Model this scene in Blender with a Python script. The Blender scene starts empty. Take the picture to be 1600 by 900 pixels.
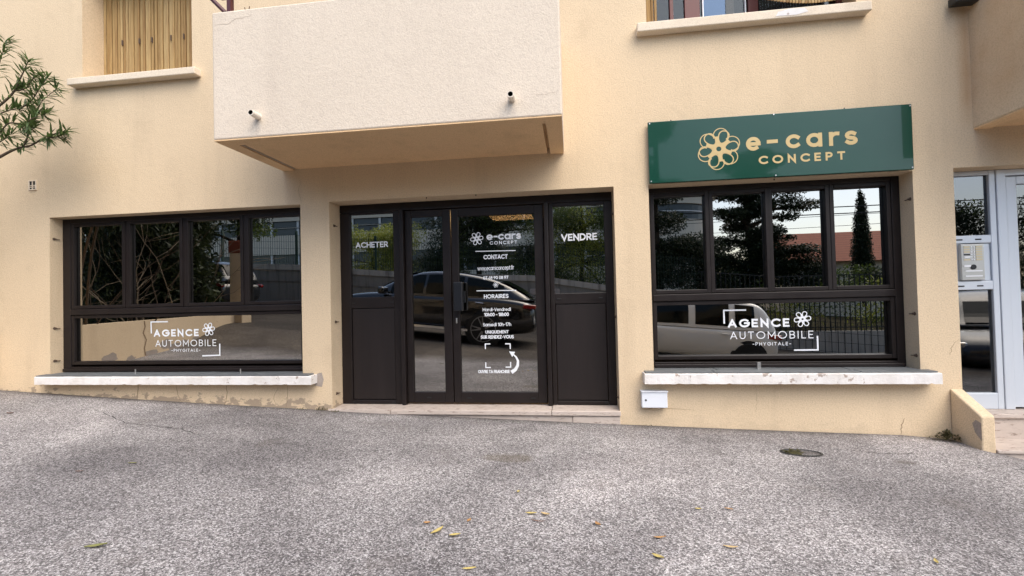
import bpy, math, random
from mathutils import Vector, Matrix
random.seed(7)
sc = bpy.context.scene
COL = sc.collection

# ------------------------------------------------------------------ camera
CAM_R = Vector((0.99161401, 0.12693033, -0.02429688))
CAM_U = Vector((0.02646737, -0.0154411, 0.99953042))
CAM_F = Vector((-0.12649555, 0.99179144, 0.01867112))
cd = bpy.data.cameras.new('camera')
cam = bpy.data.objects.new('camera', cd); COL.objects.link(cam)
cd.sensor_fit = 'HORIZONTAL'; cd.sensor_width = 36.0
cd.lens = 721.505 * 36.0 / 1600.0
cd.clip_start = 0.05; cd.clip_end = 3000
m = Matrix((CAM_R, CAM_U, -CAM_F)).transposed().to_4x4()
m.translation = Vector((0, -4.4, 1.25))
cam.matrix_world = m
sc.camera = cam

# ------------------------------------------------------------------ sky, sun, exposure
SUN_EL, SUN_AZ = math.radians(54), math.radians(143)     # high on the right, veiled by thin cloud
w = bpy.data.worlds.new('World'); sc.world = w; w.use_nodes = True
nt = w.node_tree
bg = nt.nodes['Background']
sky = nt.nodes.new('ShaderNodeTexSky'); sky.sky_type = 'NISHITA'; sky.sun_disc = False
sky.sun_elevation = SUN_EL; sky.sun_rotation = SUN_AZ
sky.air_density = 1.0; sky.dust_density = 2.5; sky.ozone_density = 1.0
hs = nt.nodes.new('ShaderNodeHueSaturation'); hs.inputs["Saturation"].default_value = 1.0
nt.links.new(sky.outputs[0], hs.inputs['Color']); nt.links.new(hs.outputs[0], bg.inputs['Color'])
bg.inputs['Strength'].default_value = 0.15
sd = bpy.data.lights.new('sun', 'SUN'); sd.energy = 1.45; sd.angle = math.radians(64); sd.color = (1.0, 0.93, 0.80)
so = bpy.data.objects.new('sun', sd); COL.objects.link(so)
dirv = Vector((math.sin(SUN_AZ) * math.cos(SUN_EL), math.cos(SUN_AZ) * math.cos(SUN_EL), math.sin(SUN_EL)))
so.rotation_euler = dirv.to_track_quat('Z', 'Y').to_euler()
so.location = (0, -20, 30)
vs = sc.view_settings
sc.display_settings.display_device = 'sRGB'
vs.view_transform = 'Standard'; vs.look = 'None'; vs.gamma = 1.0; vs.exposure = 1.10
sc.cycles.max_bounces = 8
sc.cycles.caustics_reflective = False

# ------------------------------------------------------------------ helpers
def lin(r, g, b):
    f = lambda c: (c / 255 / 12.92) if c <= 10 else ((c / 255 + 0.055) / 1.055) ** 2.4
    return (f(r), f(g), f(b), 1)

class MB:
    def __init__(s): s.v = []; s.f = []; s.mi = []
    def quad(s, a, b, c, d, mi=0):
        n = len(s.v); s.v += [a, b, c, d]; s.f.append((n, n + 1, n + 2, n + 3)); s.mi.append(mi); return s
    def poly(s, pts, mi=0):
        n = len(s.v); s.v += list(pts); s.f.append(tuple(range(n, n + len(pts)))); s.mi.append(mi); return s
    def box(s, x0, x1, y0, y1, z0, z1, mi=0):
        n = len(s.v)
        s.v += [(x0, y0, z0), (x1, y0, z0), (x1, y1, z0), (x0, y1, z0), (x0, y0, z1), (x1, y0, z1), (x1, y1, z1), (x0, y1, z1)]
        for q in ((0, 3, 2, 1), (4, 5, 6, 7), (0, 1, 5, 4), (1, 2, 6, 5), (2, 3, 7, 6), (3, 0, 4, 7)):
            s.f.append(tuple(n + i for i in q)); s.mi.append(mi)
        return s
    def tube(s, pts, r, n=8, mi=0, caps=True):
        pts = [Vector(p) for p in pts]
        rs = r if isinstance(r, (list, tuple)) else [r] * len(pts)
        base = len(s.v)
        for i, p in enumerate(pts):
            d = (pts[min(i + 1, len(pts) - 1)] - pts[max(i - 1, 0)]).normalized()
            a = d.orthogonal().normalized() if i == 0 else (pa - d * pa.dot(d)).normalized()
            pa = a; b = d.cross(a)
            for k in range(n):
                t = 2 * math.pi * k / n
                s.v.append(tuple(p + (a * math.cos(t) + b * math.sin(t)) * rs[i]))
        for i in range(len(pts) - 1):
            for k in range(n):
                k2 = (k + 1) % n
                s.f.append((base + i * n + k, base + i * n + k2, base + (i + 1) * n + k2, base + (i + 1) * n + k)); s.mi.append(mi)
        if caps:
            s.f.append(tuple(base + k for k in range(n))[::-1]); s.mi.append(mi)
            e = base + (len(pts) - 1) * n
            s.f.append(tuple(e + k for k in range(n))); s.mi.append(mi)
        return s
    def ring(s, x0, x1, z0, z1, wl, wr, wb, wt, y0, y1):
        # rectangular frame made of four butted bars (mitre-free)
        s.box(x0, x0 + wl, y0, y1, z0, z1); s.box(x1 - wr, x1, y0, y1, z0, z1)
        s.box(x0 + wl, x1 - wr, y0, y1, z0, z0 + wb); s.box(x0 + wl, x1 - wr, y0, y1, z1 - wt, z1)
        return s
    def build(s, name, mats, parent=None, bevel=0, smooth=False, weld=False, loc=None):
        me = bpy.data.meshes.new(name)
        vs_ = s.v if loc is None else [(p[0] - loc[0], p[1] - loc[1], p[2] - loc[2]) for p in s.v]
        me.from_pydata([tuple(p) for p in vs_], [], s.f)
        if not isinstance(mats, (list, tuple)): mats = [mats]
        for mm in mats: me.materials.append(mm)
        for p, i in zip(me.polygons, s.mi):
            p.material_index = i; p.use_smooth = smooth
        if weld:
            import bmesh
            bm = bmesh.new(); bm.from_mesh(me); bmesh.ops.remove_doubles(bm, verts=bm.verts, dist=1e-5)
            bmesh.ops.recalc_face_normals(bm, faces=bm.faces)
            bm.to_mesh(me); bm.free()
        me.update()
        o = bpy.data.objects.new(name, me); COL.objects.link(o)
        if loc is not None and parent is None: o.location = loc
        if parent: o.parent = parent
        if bevel:
            b = o.modifiers.new('bevel', 'BEVEL'); b.width = bevel; b.segments = 2; b.limit_method = 'ANGLE'; b.angle_limit = math.radians(40)
        return o

def tag(o, label=None, cat=None, group=None, kind=None):
    if label: o['label'] = label
    if cat: o['category'] = cat
    if group: o['group'] = group
    if kind: o['kind'] = kind
    return o
def thing(name, label, cat, loc=(0, 0, 0), rot=(0, 0, 0), group=None):
    o = bpy.data.objects.new(name, None); COL.objects.link(o); o.location = loc; o.rotation_euler = rot
    o.empty_display_size = 0.1
    return tag(o, label, cat, group)
def copy_tree(o, parent=None):
    c = o.copy(); COL.objects.link(c)
    if parent: c.parent = parent
    for ch in o.children: copy_tree(ch, c)
    return c

# ------------------------------------------------------------------ materials
def mat(name, base, rough=0.6, metal=0.0, spec=0.5, coat=0.0):
    m = bpy.data.materials.new(name); m.use_nodes = True
    p = m.node_tree.nodes['Principled BSDF']
    p.inputs['Base Color'].default_value = base if len(base) == 4 else (*base, 1)
    p.inputs['Roughness'].default_value = rough; p.inputs['Metallic'].default_value = metal
    p.inputs['Specular IOR Level'].default_value = spec; p.inputs['Coat Weight'].default_value = coat
    return m
class N:
    """small node helper"""
    def __init__(s, m):
        s.nt = m.node_tree; s.p = s.nt.nodes['Principled BSDF']
        s.tc = s.nt.nodes.new('ShaderNodeTexCoord').outputs['Object']
    def new(s, t, **kw):
        n = s.nt.nodes.new(t)
        for k, v in kw.items(): setattr(n, k, v)
        return n
    def put(s, sock, v):
        if hasattr(v, 'is_output'): s.nt.links.new(v, sock)
        else: sock.default_value = v
    def mapping(s, scale=(1, 1, 1), loc=(0, 0, 0)):
        n = s.new('ShaderNodeMapping'); n.inputs['Scale'].default_value = scale; n.inputs['Location'].default_value = loc
        s.nt.links.new(s.tc, n.inputs['Vector']); return n.outputs[0]
    def noise(s, scale, detail=4, rough=0.55, vec=None, dist=0.0):
        n = s.new('ShaderNodeTexNoise'); n.inputs['Scale'].default_value = scale; n.inputs['Detail'].default_value = detail
        n.inputs['Roughness'].default_value = rough; n.inputs['Distortion'].default_value = dist
        s.nt.links.new(vec or s.tc, n.inputs['Vector']); return n.outputs['Fac']
    def voro(s, scale, feature='F1', vec=None, out='Distance'):
        n = s.new('ShaderNodeTexVoronoi', feature=feature); n.inputs['Scale'].default_value = scale
        s.nt.links.new(vec or s.tc, n.inputs['Vector']); return n.outputs[out]
    def ramp(s, fac, stops):
        n = s.new('ShaderNodeValToRGB'); e = n.color_ramp.elements
        while len(e) < len(stops): e.new(0.5)
        for el, (p, c) in zip(e, stops):
            el.position = p; el.color = c if isinstance(c, (tuple, list)) else (c, c, c, 1)
        s.put(n.inputs[0], fac); return n.outputs[0]
    def mix(s, fac, a, b, mode='MIX'):
        n = s.new('ShaderNodeMix', data_type='RGBA', blend_type=mode)
        s.put(n.inputs[0], fac); s.put(n.inputs[6], a); s.put(n.inputs[7], b); return n.outputs[2]
    def math(s, op, a, b=0.0):
        n = s.new('ShaderNodeMath', operation=op); s.put(n.inputs[0], a); s.put(n.inputs[1], b); return n.outputs[0]
    def sep(s):
        n = s.new('ShaderNodeSeparateXYZ'); s.nt.links.new(s.tc, n.inputs[0]); return n.outputs
    def bump(s, h, strength=0.3, dist=0.01, prev=None):
        n = s.new('ShaderNodeBump'); n.inputs['Strength'].default_value = strength; n.inputs['Distance'].default_value = dist
        s.put(n.inputs['Height'], h)
        if prev: s.nt.links.new(prev, n.inputs['Normal'])
        return n.outputs[0]
    def base(s, c): s.put(s.p.inputs['Base Color'], c)
    def rough(s, c): s.put(s.p.inputs['Roughness'], c)
    def normal(s, c): s.nt.links.new(c, s.p.inputs['Normal'])

def stucco(name, c1, c2, dirt, grain=150, strength=0.35):
    m = mat(name, c1, 0.92, spec=0.15); n = N(m)
    big = n.ramp(n.noise(0.9, 5, 0.6), [(0.3, 0), (0.7, 1)])
    col = n.mix(big, c1, c2)
    streak = n.ramp(n.noise(1.0, 5, 0.6, n.mapping((3.2, 3.2, 0.35))), [(0.52, 0), (0.78, 1)])
    col = n.mix(n.math('MULTIPLY', streak, 0.28), col, dirt)
    spots = n.ramp(n.noise(38, 3, 0.6), [(0.66, 0), (0.74, 1)])
    col = n.mix(n.math('MULTIPLY', spots, 0.22), col, dirt)
    g = n.noise(grain, 3, 0.7)
    col = n.mix(n.ramp(g, [(0.34, 0.42), (0.56, 0)]), col, dirt)
    blot = n.ramp(n.noise(2.3, 6, 0.7), [(0.55, 0), (0.72, 0.22)])
    col = n.mix(blot, col, dirt)
    n.base(col)
    b = n.bump(n.noise(14, 4, 0.6), 0.25, 0.01)
    n.normal(n.bump(g, strength, 0.006, b))
    return m

M = {}
M['wall'] = stucco('wall_stucco', (0.735, 0.585, 0.40, 1), (0.69, 0.545, 0.37, 1), (0.42, 0.32, 0.215, 1), 85, 0.5)
# flaked paint along the foot of the wall, where damp has lifted it
def foot_wear(m):
    n = N(m); z = n.sep()
    old = None
    for l in m.node_tree.links:
        if l.to_socket == n.p.inputs['Base Color']: old = l.from_socket
    # height above the sloping pavement
    h = n.math('ADD', n.math('SUBTRACT', z[2], 0.055), n.math('MULTIPLY', z[0], 0.036))
    near = n.ramp(h, [(0.0, 1), (0.42, 0)])
    fl = n.math('MULTIPLY', n.ramp(n.math('MULTIPLY', near, n.noise(7.5, 5, 0.66, n.mapping((1, 1, 1.9)))), [(0.42, 0), (0.44, 0.75)]), n.ramp(n.math('ADD', n.math('MULTIPLY', z[0], -0.2), 0.5), [(0.72, 0.12), (0.98, 1)]))
    dx = n.math('ABSOLUTE', n.math('SUBTRACT', z[0], 3.415))
    st = n.math('MULTIPLY', n.ramp(n.math('ADD', dx, n.math('MULTIPLY', n.noise(5, 5), 0.10)), [(0.04, 0.55), (0.14, 0)]), n.ramp(n.math('MULTIPLY', z[2], 0.25), [(0.64, 0), (0.72, 1)]))
    old = n.mix(st, old, (0.45, 0.24, 0.10, 1))
    n.base(n.mix(fl, old, (0.30, 0.235, 0.18, 1)))
foot_wear(M['wall'])
M['balcony'] = stucco('balcony_render', (0.745, 0.65, 0.535, 1), (0.69, 0.60, 0.49, 1), (0.50, 0.42, 0.35, 1), 95, 0.55)
M['soffit'] = stucco('soffit_paint', (0.86, 0.61, 0.36, 1), (0.82, 0.57, 0.33, 1), (0.36, 0.23, 0.12, 1), 150, 0.12)
M['sill_cream'] = stucco('cream_sill', (0.80, 0.70, 0.56, 1), (0.74, 0.63, 0.49, 1), (0.45, 0.36, 0.27, 1), 120, 0.2)

def worn_white(name):
    m = mat(name, (0.78, 0.76, 0.74), 0.8, spec=0.2); n = N(m)
    col = n.mix(n.ramp(n.noise(6, 5, 0.6), [(0.35, 0), (0.7, 1)]), (0.80, 0.78, 0.76, 1), (0.66, 0.62, 0.58, 1))
    ch = n.ramp(n.noise(13, 5, 0.7), [(0.615, 0), (0.635, 1)])
    col = n.mix(n.math('MULTIPLY', ch, 0.8), col, (0.33, 0.25, 0.20, 1))
    n.base(col); n.normal(n.bump(n.noise(40, 5, 0.65), 0.4, 0.01)); return m
M['sill_white'] = worn_white('worn_white_sill')
def slate():
    m = mat('slate_tile', (0.10, 0.11, 0.115), 0.55); n = N(m)
    n.base(n.mix(n.noise(9, 5, 0.6), (0.075, 0.085, 0.09, 1), (0.17, 0.18, 0.185, 1)))
    n.normal(n.bump(n.noise(30, 4), 0.15, 0.004)); return m
M['slate'] = slate()
def limestone():
    m = mat('threshold_stone', (0.5, 0.42, 0.36), 0.7, spec=0.3); n = N(m)
    col = n.mix(n.noise(7, 6, 0.65), (0.40, 0.33, 0.28, 1), (0.62, 0.54, 0.48, 1))
    col = n.mix(n.ramp(n.noise(30, 4, 0.7, n.mapping((0.4, 1, 1.6))), [(0.56, 0), (0.66, 1)]), col, (0.26, 0.20, 0.165, 1))
    n.base(col); n.normal(n.bump(n.noise(60, 4), 0.25, 0.004)); return m
M['stone'] = limestone()
def frame_metal():
    m = mat('brown_frame_metal', (0.020, 0.015, 0.014), 0.42, spec=0.3); n = N(m)
    n.base(n.mix(n.noise(3, 4, 0.6, n.mapping((2, 2, 0.5))), (0.009, 0.0062, 0.006, 1), (0.018, 0.013, 0.012, 1)))
    n.rough(n.ramp(n.noise(11, 4), [(0.3, 0.36), (0.7, 0.52)])); return m
M['frame'] = frame_metal()
def panel_metal():
    m = mat('brown_panel_metal', (0.02, 0.015, 0.014), 0.5, spec=0.3); n = N(m)
    n.base(n.mix(n.noise(1.5, 5, 0.6, n.mapping((5, 5, 0.6))), (0.010, 0.0072, 0.007, 1), (0.022, 0.0165, 0.0155, 1)))
    n.normal(n.bump(n.noise(1.2, 3, 0.5, n.mapping((6, 6, 0.7))), 0.25, 0.02)); return m
M['panel'] = panel_metal()
M['gasket'] = mat('black_gasket', (0.006, 0.006, 0.006), 0.6)
M['hole'] = mat('dark_hole', (0.01, 0.009, 0.008), 0.9)
def glass(name, refl, tint, wr):
    m = bpy.data.materials.new(name); m.use_nodes = True; nt = m.node_tree
    nt.nodes.remove(nt.nodes['Principled BSDF'])
    out = nt.nodes['Material Output']
    g = nt.nodes.new('ShaderNodeBsdfGlossy'); g.inputs['Color'].default_value = refl; g.inputs['Roughness'].default_value = 0.0
    t = nt.nodes.new('ShaderNodeBsdfTransparent'); t.inputs['Color'].default_value = tint
    x = nt.nodes.new('ShaderNodeMixShader'); x.inputs[0].default_value = wr
    nt.links.new(t.outputs[0], x.inputs[1]); nt.links.new(g.outputs[0], x.inputs[2]); nt.links.new(x.outputs[0], out.inputs['Surface'])
    return m
M['glass'] = glass('mirror_tinted_glass', (0.99, 0.965, 0.92, 1), (0.18, 0.17, 0.16, 1), 0.42)
M['glass_clear'] = glass('entrance_glass', (0.96, 0.98, 1.0, 1), (0.28, 0.28, 0.28, 1), 0.15)
M['glass_dim'] = glass('dark_room_glass', (0.8, 0.9, 1.0, 1), (0.5, 0.5, 0.5, 1), 0.03)
M['glass_blue'] = glass('blue_sheen_glass', (0.40, 0.58, 0.9, 1), (0.3, 0.3, 0.3, 1), 0.10)
M['white_vinyl'] = mat('white_vinyl', (0.80, 0.82, 0.85), 0.5)
M['gold_vinyl'] = mat('gold_vinyl', (0.54, 0.40, 0.175), 0.45)
M['sign'] = mat('green_sign_panel', (0.002, 0.048, 0.028), 0.25, spec=0.2, coat=0.5)
M['sign'].node_tree.nodes['Principled BSDF'].inputs['Coat Roughness'].default_value = 0.03
n_ = N(M['sign'])
n_.normal(n_.bump(n_.noise(2.2, 2, 0.4), 0.05, 0.06))
M['alu'] = mat('blue_white_aluminium', (0.61, 0.655, 0.71), 0.38, metal=0.2)
M['steel'] = mat('brushed_steel', (0.55, 0.55, 0.54), 0.32, metal=0.9)
M['cream_tag'] = mat('cream_name_tag', (0.62, 0.54, 0.36), 0.5)
M['white_plastic'] = mat('white_plastic', (0.80, 0.81, 0.83), 0.4)
M['white_box'] = mat('white_box_paint', (0.74, 0.77, 0.82), 0.35)
M['black'] = mat('black_plastic', (0.008, 0.009, 0.012), 0.38)
M['rust'] = mat('rusty_steel', (0.10, 0.065, 0.045), 0.8)
M['dark_red'] = mat('dark_red_railing', (0.075, 0.014, 0.016), 0.45)
M['redwood'] = mat('red_brown_wood', (0.115, 0.030, 0.024), 0.45)
def wood():
    m = mat('bleached_slat_wood', (0.4, 0.27, 0.12), 0.75, spec=0.2); n = N(m)
    oi = n.new('ShaderNodeObjectInfo')
    col = n.ramp(oi.outputs['Random'], [(0.0, (0.31, 0.19, 0.078, 1)), (0.5, (0.40, 0.265, 0.115, 1)), (1.0, (0.49, 0.345, 0.165, 1))])
    gr = n.noise(3, 5, 0.65, n.mapping((22, 22, 1.1)))
    col = n.mix(n.ramp(gr, [(0.42, 0), (0.72, 0.75)]), col, (0.20, 0.11, 0.045, 1))
    n.base(col); n.normal(n.bump(gr, 0.3, 0.004)); return m
M['wood'] = wood()
M['room'] = mat('dark_room', (0.05, 0.05, 0.05), 0.8)
def emit(name, c, s):
    m = mat(name, c); p = m.node_tree.nodes['Principled BSDF']
    p.inputs['Emission Color'].default_value = (*c, 1); p.inputs['Emission Strength'].default_value = s; return m
M['lamp_on'] = emit('lit_ceiling_panel', (1.0, 0.60, 0.25), 7.0)
M['crack'] = mat('crack_line', (0.27, 0.19, 0.125), 0.95, spec=0.0)
M['crack_pale'] = mat('pale_crack_line', (0.52, 0.44, 0.36), 0.95, spec=0.0)
M['patch'] = stucco('grey_mortar', (0.36, 0.31, 0.27, 1), (0.42, 0.36, 0.32, 1), (0.2, 0.17, 0.15, 1), 90, 0.5)
M['pvc'] = mat('cream_pipe', (0.72, 0.64, 0.54), 0.45)

def asphalt(name, k=1.0):
    m = mat(name, (0.2, 0.19, 0.18), 0.88, spec=0.25); n = N(m)
    v = n.voro(138, out='Color'); sepc = n.new('ShaderNodeSeparateColor'); n.nt.links.new(v, sepc.inputs[0])
    st = n.ramp(sepc.outputs[0], [(0.0, (0.062*k, 0.059*k, 0.059*k, 1)), (0.35, (0.155*k, 0.147*k, 0.145*k, 1)), (0.7, (0.295*k, 0.28*k, 0.275*k, 1)), (1.0, (0.49*k, 0.475*k, 0.47*k, 1))])
    fine = n.noise(250, 3, 0.7)
    st = n.mix(n.ramp(fine, [(0.40, 0.85), (0.56, 0)]), st, (0.048*k, 0.043*k, 0.041*k, 1))
    patch = n.ramp(n.noise(0.9, 2, 0.4, dist=1.4), [(0.50, 0), (0.535, 1)])
    st = n.mix(n.math('MULTIPLY', patch, 0.34), st, n.mix(1.0, st, (0.62, 0.61, 0.62, 1), 'MULTIPLY'))
    white = n.ramp(n.noise(9, 5, 0.75), [(0.70, 0), (0.73, 0.6)])
    st = n.mix(white, st, (0.75, 0.73, 0.70, 1))
    big = n.noise(0.55, 6, 0.62, dist=0.6)
    st = n.mix(1.0, st, n.ramp(big, [(0.32, (0.60, 0.59, 0.60, 1)), (0.5, (0.93, 0.92, 0.92, 1)), (0.66, (1.32, 1.30, 1.29, 1))]), 'MULTIPLY')
    mid = n.noise(2.6, 5, 0.6)
    st = n.mix(n.ramp(mid, [(0.58, 0), (0.74, 0.35)]), st, (0.10*k, 0.085*k, 0.075*k, 1))
    # brown stain left by dripping water and dark damp foot along the wall
    s3 = n.sep()
    def spot(x, y, rx, ry):
        a = n.math('DIVIDE', n.math('SUBTRACT', s3[0], x), rx); b = n.math('DIVIDE', n.math('SUBTRACT', s3[1], y), ry)
        d = n.math('SQRT', n.math('ADD', n.math('MULTIPLY', a, a), n.math('MULTIPLY', b, b)))
        return n.ramp(n.math('ADD', d, n.math('MULTIPLY', n.noise(5, 4), 0.9)), [(0.75, 1), (1.35, 0)])
    st = n.mix(n.math('MULTIPLY', spot(-0.50, -1.08, 0.42, 0.20), 0.5), st, (0.10, 0.078, 0.05, 1))
    st = n.mix(n.math('MULTIPLY', spot(2.35, -0.74, 0.18, 0.09), 0.55), st, (0.09, 0.075, 0.06, 1))
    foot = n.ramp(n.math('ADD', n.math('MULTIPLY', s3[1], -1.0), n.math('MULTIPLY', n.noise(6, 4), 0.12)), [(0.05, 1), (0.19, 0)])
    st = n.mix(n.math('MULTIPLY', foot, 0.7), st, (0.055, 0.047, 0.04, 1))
    # darker, browner tint farther out, put into the colour to dim its glass reflection
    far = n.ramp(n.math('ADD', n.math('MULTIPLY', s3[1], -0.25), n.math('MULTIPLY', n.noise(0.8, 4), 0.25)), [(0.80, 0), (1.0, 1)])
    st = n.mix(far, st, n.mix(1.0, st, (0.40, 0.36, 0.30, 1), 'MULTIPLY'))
    n.base(st)
    n.normal(n.bump(n.mix(0.5, fine, v), 0.65, 0.008)); return m
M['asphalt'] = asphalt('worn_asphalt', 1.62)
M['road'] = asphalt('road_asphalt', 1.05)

def leafmat(name, c1, c2, tr=0.25):
    m = mat(name, c1, 0.5, spec=0.4); n = N(m)
    gi = n.new('ShaderNodeNewGeometry')
    n.base(n.mix(gi.outputs['Random Per Island'], c1, c2))
    p = n.p
    t = n.nt.nodes.new('ShaderNodeBsdfTranslucent'); t.inputs['Color'].default_value = (c2[0]*1.3, c2[1]*1.4, c2[2], 1)
    x = n.nt.nodes.new('ShaderNodeMixShader'); x.inputs[0].default_value = tr
    out = n.nt.nodes['Material Output']
    n.nt.links.new(p.outputs[0], x.inputs[1]); n.nt.links.new(t.outputs[0], x.inputs[2]); n.nt.links.new(x.outputs[0], out.inputs['Surface'])
    return m
M['oleander'] = leafmat('oleander_leaf', (0.030, 0.055, 0.018, 1), (0.115, 0.165, 0.062, 1))
M['conifer'] = leafmat('conifer_leaf', (0.010, 0.018, 0.007, 1), (0.040, 0.058, 0.022, 1), 0.1)
M['hedge'] = leafmat('hedge_leaf', (0.035, 0.060, 0.014, 1), (0.11, 0.15, 0.04, 1))
M['hedge_lime'] = leafmat('lime_leaf', (0.16, 0.19, 0.030, 1), (0.40, 0.41, 0.09, 1))  # yellow-green leaf, colour brightened to stand in for sunlight on it
M['weed'] = leafmat('weed_leaf', (0.035, 0.035, 0.012, 1), (0.10, 0.09, 0.035, 1))
M['bark'] = mat('grey_bark', (0.10, 0.075, 0.055), 0.9, spec=0.1)
M['bark_dark'] = mat('dark_bark', (0.05, 0.04, 0.03), 0.9, spec=0.1)
M['twig'] = mat('dry_twig', (0.25, 0.20, 0.145), 0.9, spec=0.1)
M['soil'] = mat('planted_soil', (0.05, 0.045, 0.03), 0.95, spec=0.0)
def concrete(name, c1, c2):
    m = mat(name, c1, 0.9, spec=0.15); n = N(m)
    col = n.mix(n.noise(1.2, 5, 0.6), c1, c2)
    col = n.mix(n.ramp(n.noise(1.3, 5, 0.65, n.mapping((4, 4, 0.4))), [(0.5, 0), (0.75, 0.7)]), col, (0.09, 0.08, 0.07, 1))
    n.base(col); n.normal(n.bump(n.noise(20, 4), 0.3, 0.02)); return m
M['concrete'] = concrete('street_wall_concrete', (0.26, 0.24, 0.21, 1), (0.34, 0.31, 0.27, 1))
M['coping'] = concrete('pale_coping', (0.50, 0.45, 0.38, 1), (0.58, 0.53, 0.46, 1))
M['iron'] = mat('dark_iron', (0.015, 0.016, 0.015), 0.55)
M['green_post'] = mat('green_wire', (0.02, 0.05, 0.035), 0.5)
M['pale_render'] = mat('pale_office_render', (0.80, 0.71, 0.58), 0.85)
M['white_trim'] = mat('white_trim', (0.8, 0.8, 0.8), 0.5)
M['win_dark'] = mat('office_window', (0.05, 0.06, 0.07), 0.1)
def tiles():
    m = mat('red_roof_tiles', (0.33, 0.09, 0.045), 0.8); n = N(m)
    wv = n.new('ShaderNodeTexWave', wave_type='BANDS', bands_direction='Z'); wv.inputs['Scale'].default_value = 1.9
    wv.inputs['Distortion'].default_value = 0.6; n.nt.links.new(n.tc, wv.inputs['Vector'])
    col = n.mix(n.noise(5, 4, 0.7), (0.26, 0.062, 0.03, 1), (0.44, 0.14, 0.07, 1))
    n.base(n.mix(n.math('MULTIPLY', wv.outputs['Fac'], 0.35), col, (0.12, 0.03, 0.018, 1))); return m
M['tiles'] = tiles()
M['brick_red'] = mat('brick_red_cap', (0.22, 0.055, 0.028), 0.85)
M['tyre'] = mat('tyre_rubber', (0.008, 0.008, 0.008), 0.7)
M['rim'] = mat('alloy_rim', (0.30, 0.30, 0.31), 0.3, metal=0.9)
M['car_black'] = mat('black_car_paint', (0.004, 0.004, 0.005), 0.22, coat=1.0)
M['car_white'] = mat('cream_white_car_paint', (0.76, 0.73, 0.66), 0.25, coat=1.0)
M['car_grey'] = mat('dark_grey_car_paint', (0.025, 0.026, 0.028), 0.25, coat=1.0)
M['car_glass'] = mat('car_glass', (0.004, 0.006, 0.0055), 0.06, spec=0.22)
M['tail_red'] = mat('red_tail_lamp', (0.30, 0.012, 0.012), 0.15, coat=1.0)
M['chrome'] = mat('chrome', (0.7, 0.7, 0.7), 0.12, metal=1.0)
M['plate'] = mat('number_plate', (0.75, 0.75, 0.72), 0.5)
LEAFCOL = {k: mat('dead_leaf_' + k, c, 0.7) for k, c in dict(yellow=(0.42, 0.33, 0.11), orange=(0.35, 0.19, 0.07), tan=(0.45, 0.32, 0.15), green=(0.17, 0.17, 0.055), brown=(0.13, 0.06, 0.035)).items()}

# ------------------------------------------------------------------ ground
def sstep(t): t = max(0, min(1, t)); return t * t * (3 - 2 * t)
def lerp_tab(tab, x):
    if x <= tab[0][0]: return tab[0][1]
    for (a, b), (c, d) in zip(tab, tab[1:]):
        if x <= c: return b + (d - b) * (x - a) / (c - a)
    return tab[-1][1]
WALLTOP = [(-30, 4.2), (-12, 2.72), (-9.8, 2.6), (-7.9, 2.40), (-6.3, 2.26), (-5.5, 2.16), (-1.2, 1.96), (1.1, 1.58), (2.84, 1.38), (4.2, 1.24)]
LOWTOP = [(4.2, 0.15), (6.6, -0.09), (9.9, -0.10), (16, -0.6), (40, -2.0)]
def zs(x): return -0.1 * 25 * math.tanh(x / 25)
def za(x, y):
    xc = max(-10, min(6, x))
    z = 0.0547 - 0.034 * xc + 0.0019 * xc * xc - 0.012 * y
    return z - 0.11 * sstep((xc - 3.05) / 0.5)
def gz(x, y):
    if y > 0.30: return -1.2
    w_ = sstep((-y - 2.9 - 4.0 * sstep((x - 5.0) / 1.6)) / 2.3)
    return za(x, y) * (1 - w_) + zs(x) * w_
def bank_z(x, y):
    base = (lerp_tab(WALLTOP, x) if x < 4.2 else lerp_tab(LOWTOP, x)) - 0.12
    return base + 0.02 * max(0, -11 - y) * (1 if y > -40 else 0) + (0.6 if y <= -40 else 0)
def axis(vals):
    out = []
    for a, b, st in vals:
        n = max(1, round((b - a) / st))
        out += [a + (b - a) * i / n for i in range(n)]
    out.append(vals[-1][1]); return out
def sheet(name, xs, ys, zf, m_):
    b = MB(); nx = len(xs)
    for y in ys:
        for x in xs: b.v.append((x, y, zf(x, y)))
    for j in range(len(ys) - 1):
        for i in range(nx - 1):
            b.f.append((j * nx + i, j * nx + i + 1, (j + 1) * nx + i + 1, (j + 1) * nx + i)); b.mi.append(0)
    o = b.build(name, m_, smooth=True); o['kind'] = 'structure'; return o
XS = axis([(-400, -40, 60), (-40, -12, 4), (-12, 6, 0.4), (6, 40, 3), (40, 400, 60)])
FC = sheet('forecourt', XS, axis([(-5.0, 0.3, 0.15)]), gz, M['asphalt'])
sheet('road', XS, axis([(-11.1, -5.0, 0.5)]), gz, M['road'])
sheet('bank', XS, axis([(-900, -60, 140), (-60, -11.1, 3.5)]), bank_z, M['soil'])
sheet('ground', XS, axis([(0.3, 40, 8), (40, 900, 200)]), lambda x, y: -1.2, M['soil'])

# ------------------------------------------------------------------ building
bld = thing('building', 'peach rendered building with dark shopfront windows and a balcony, filling the view', 'building')

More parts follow.
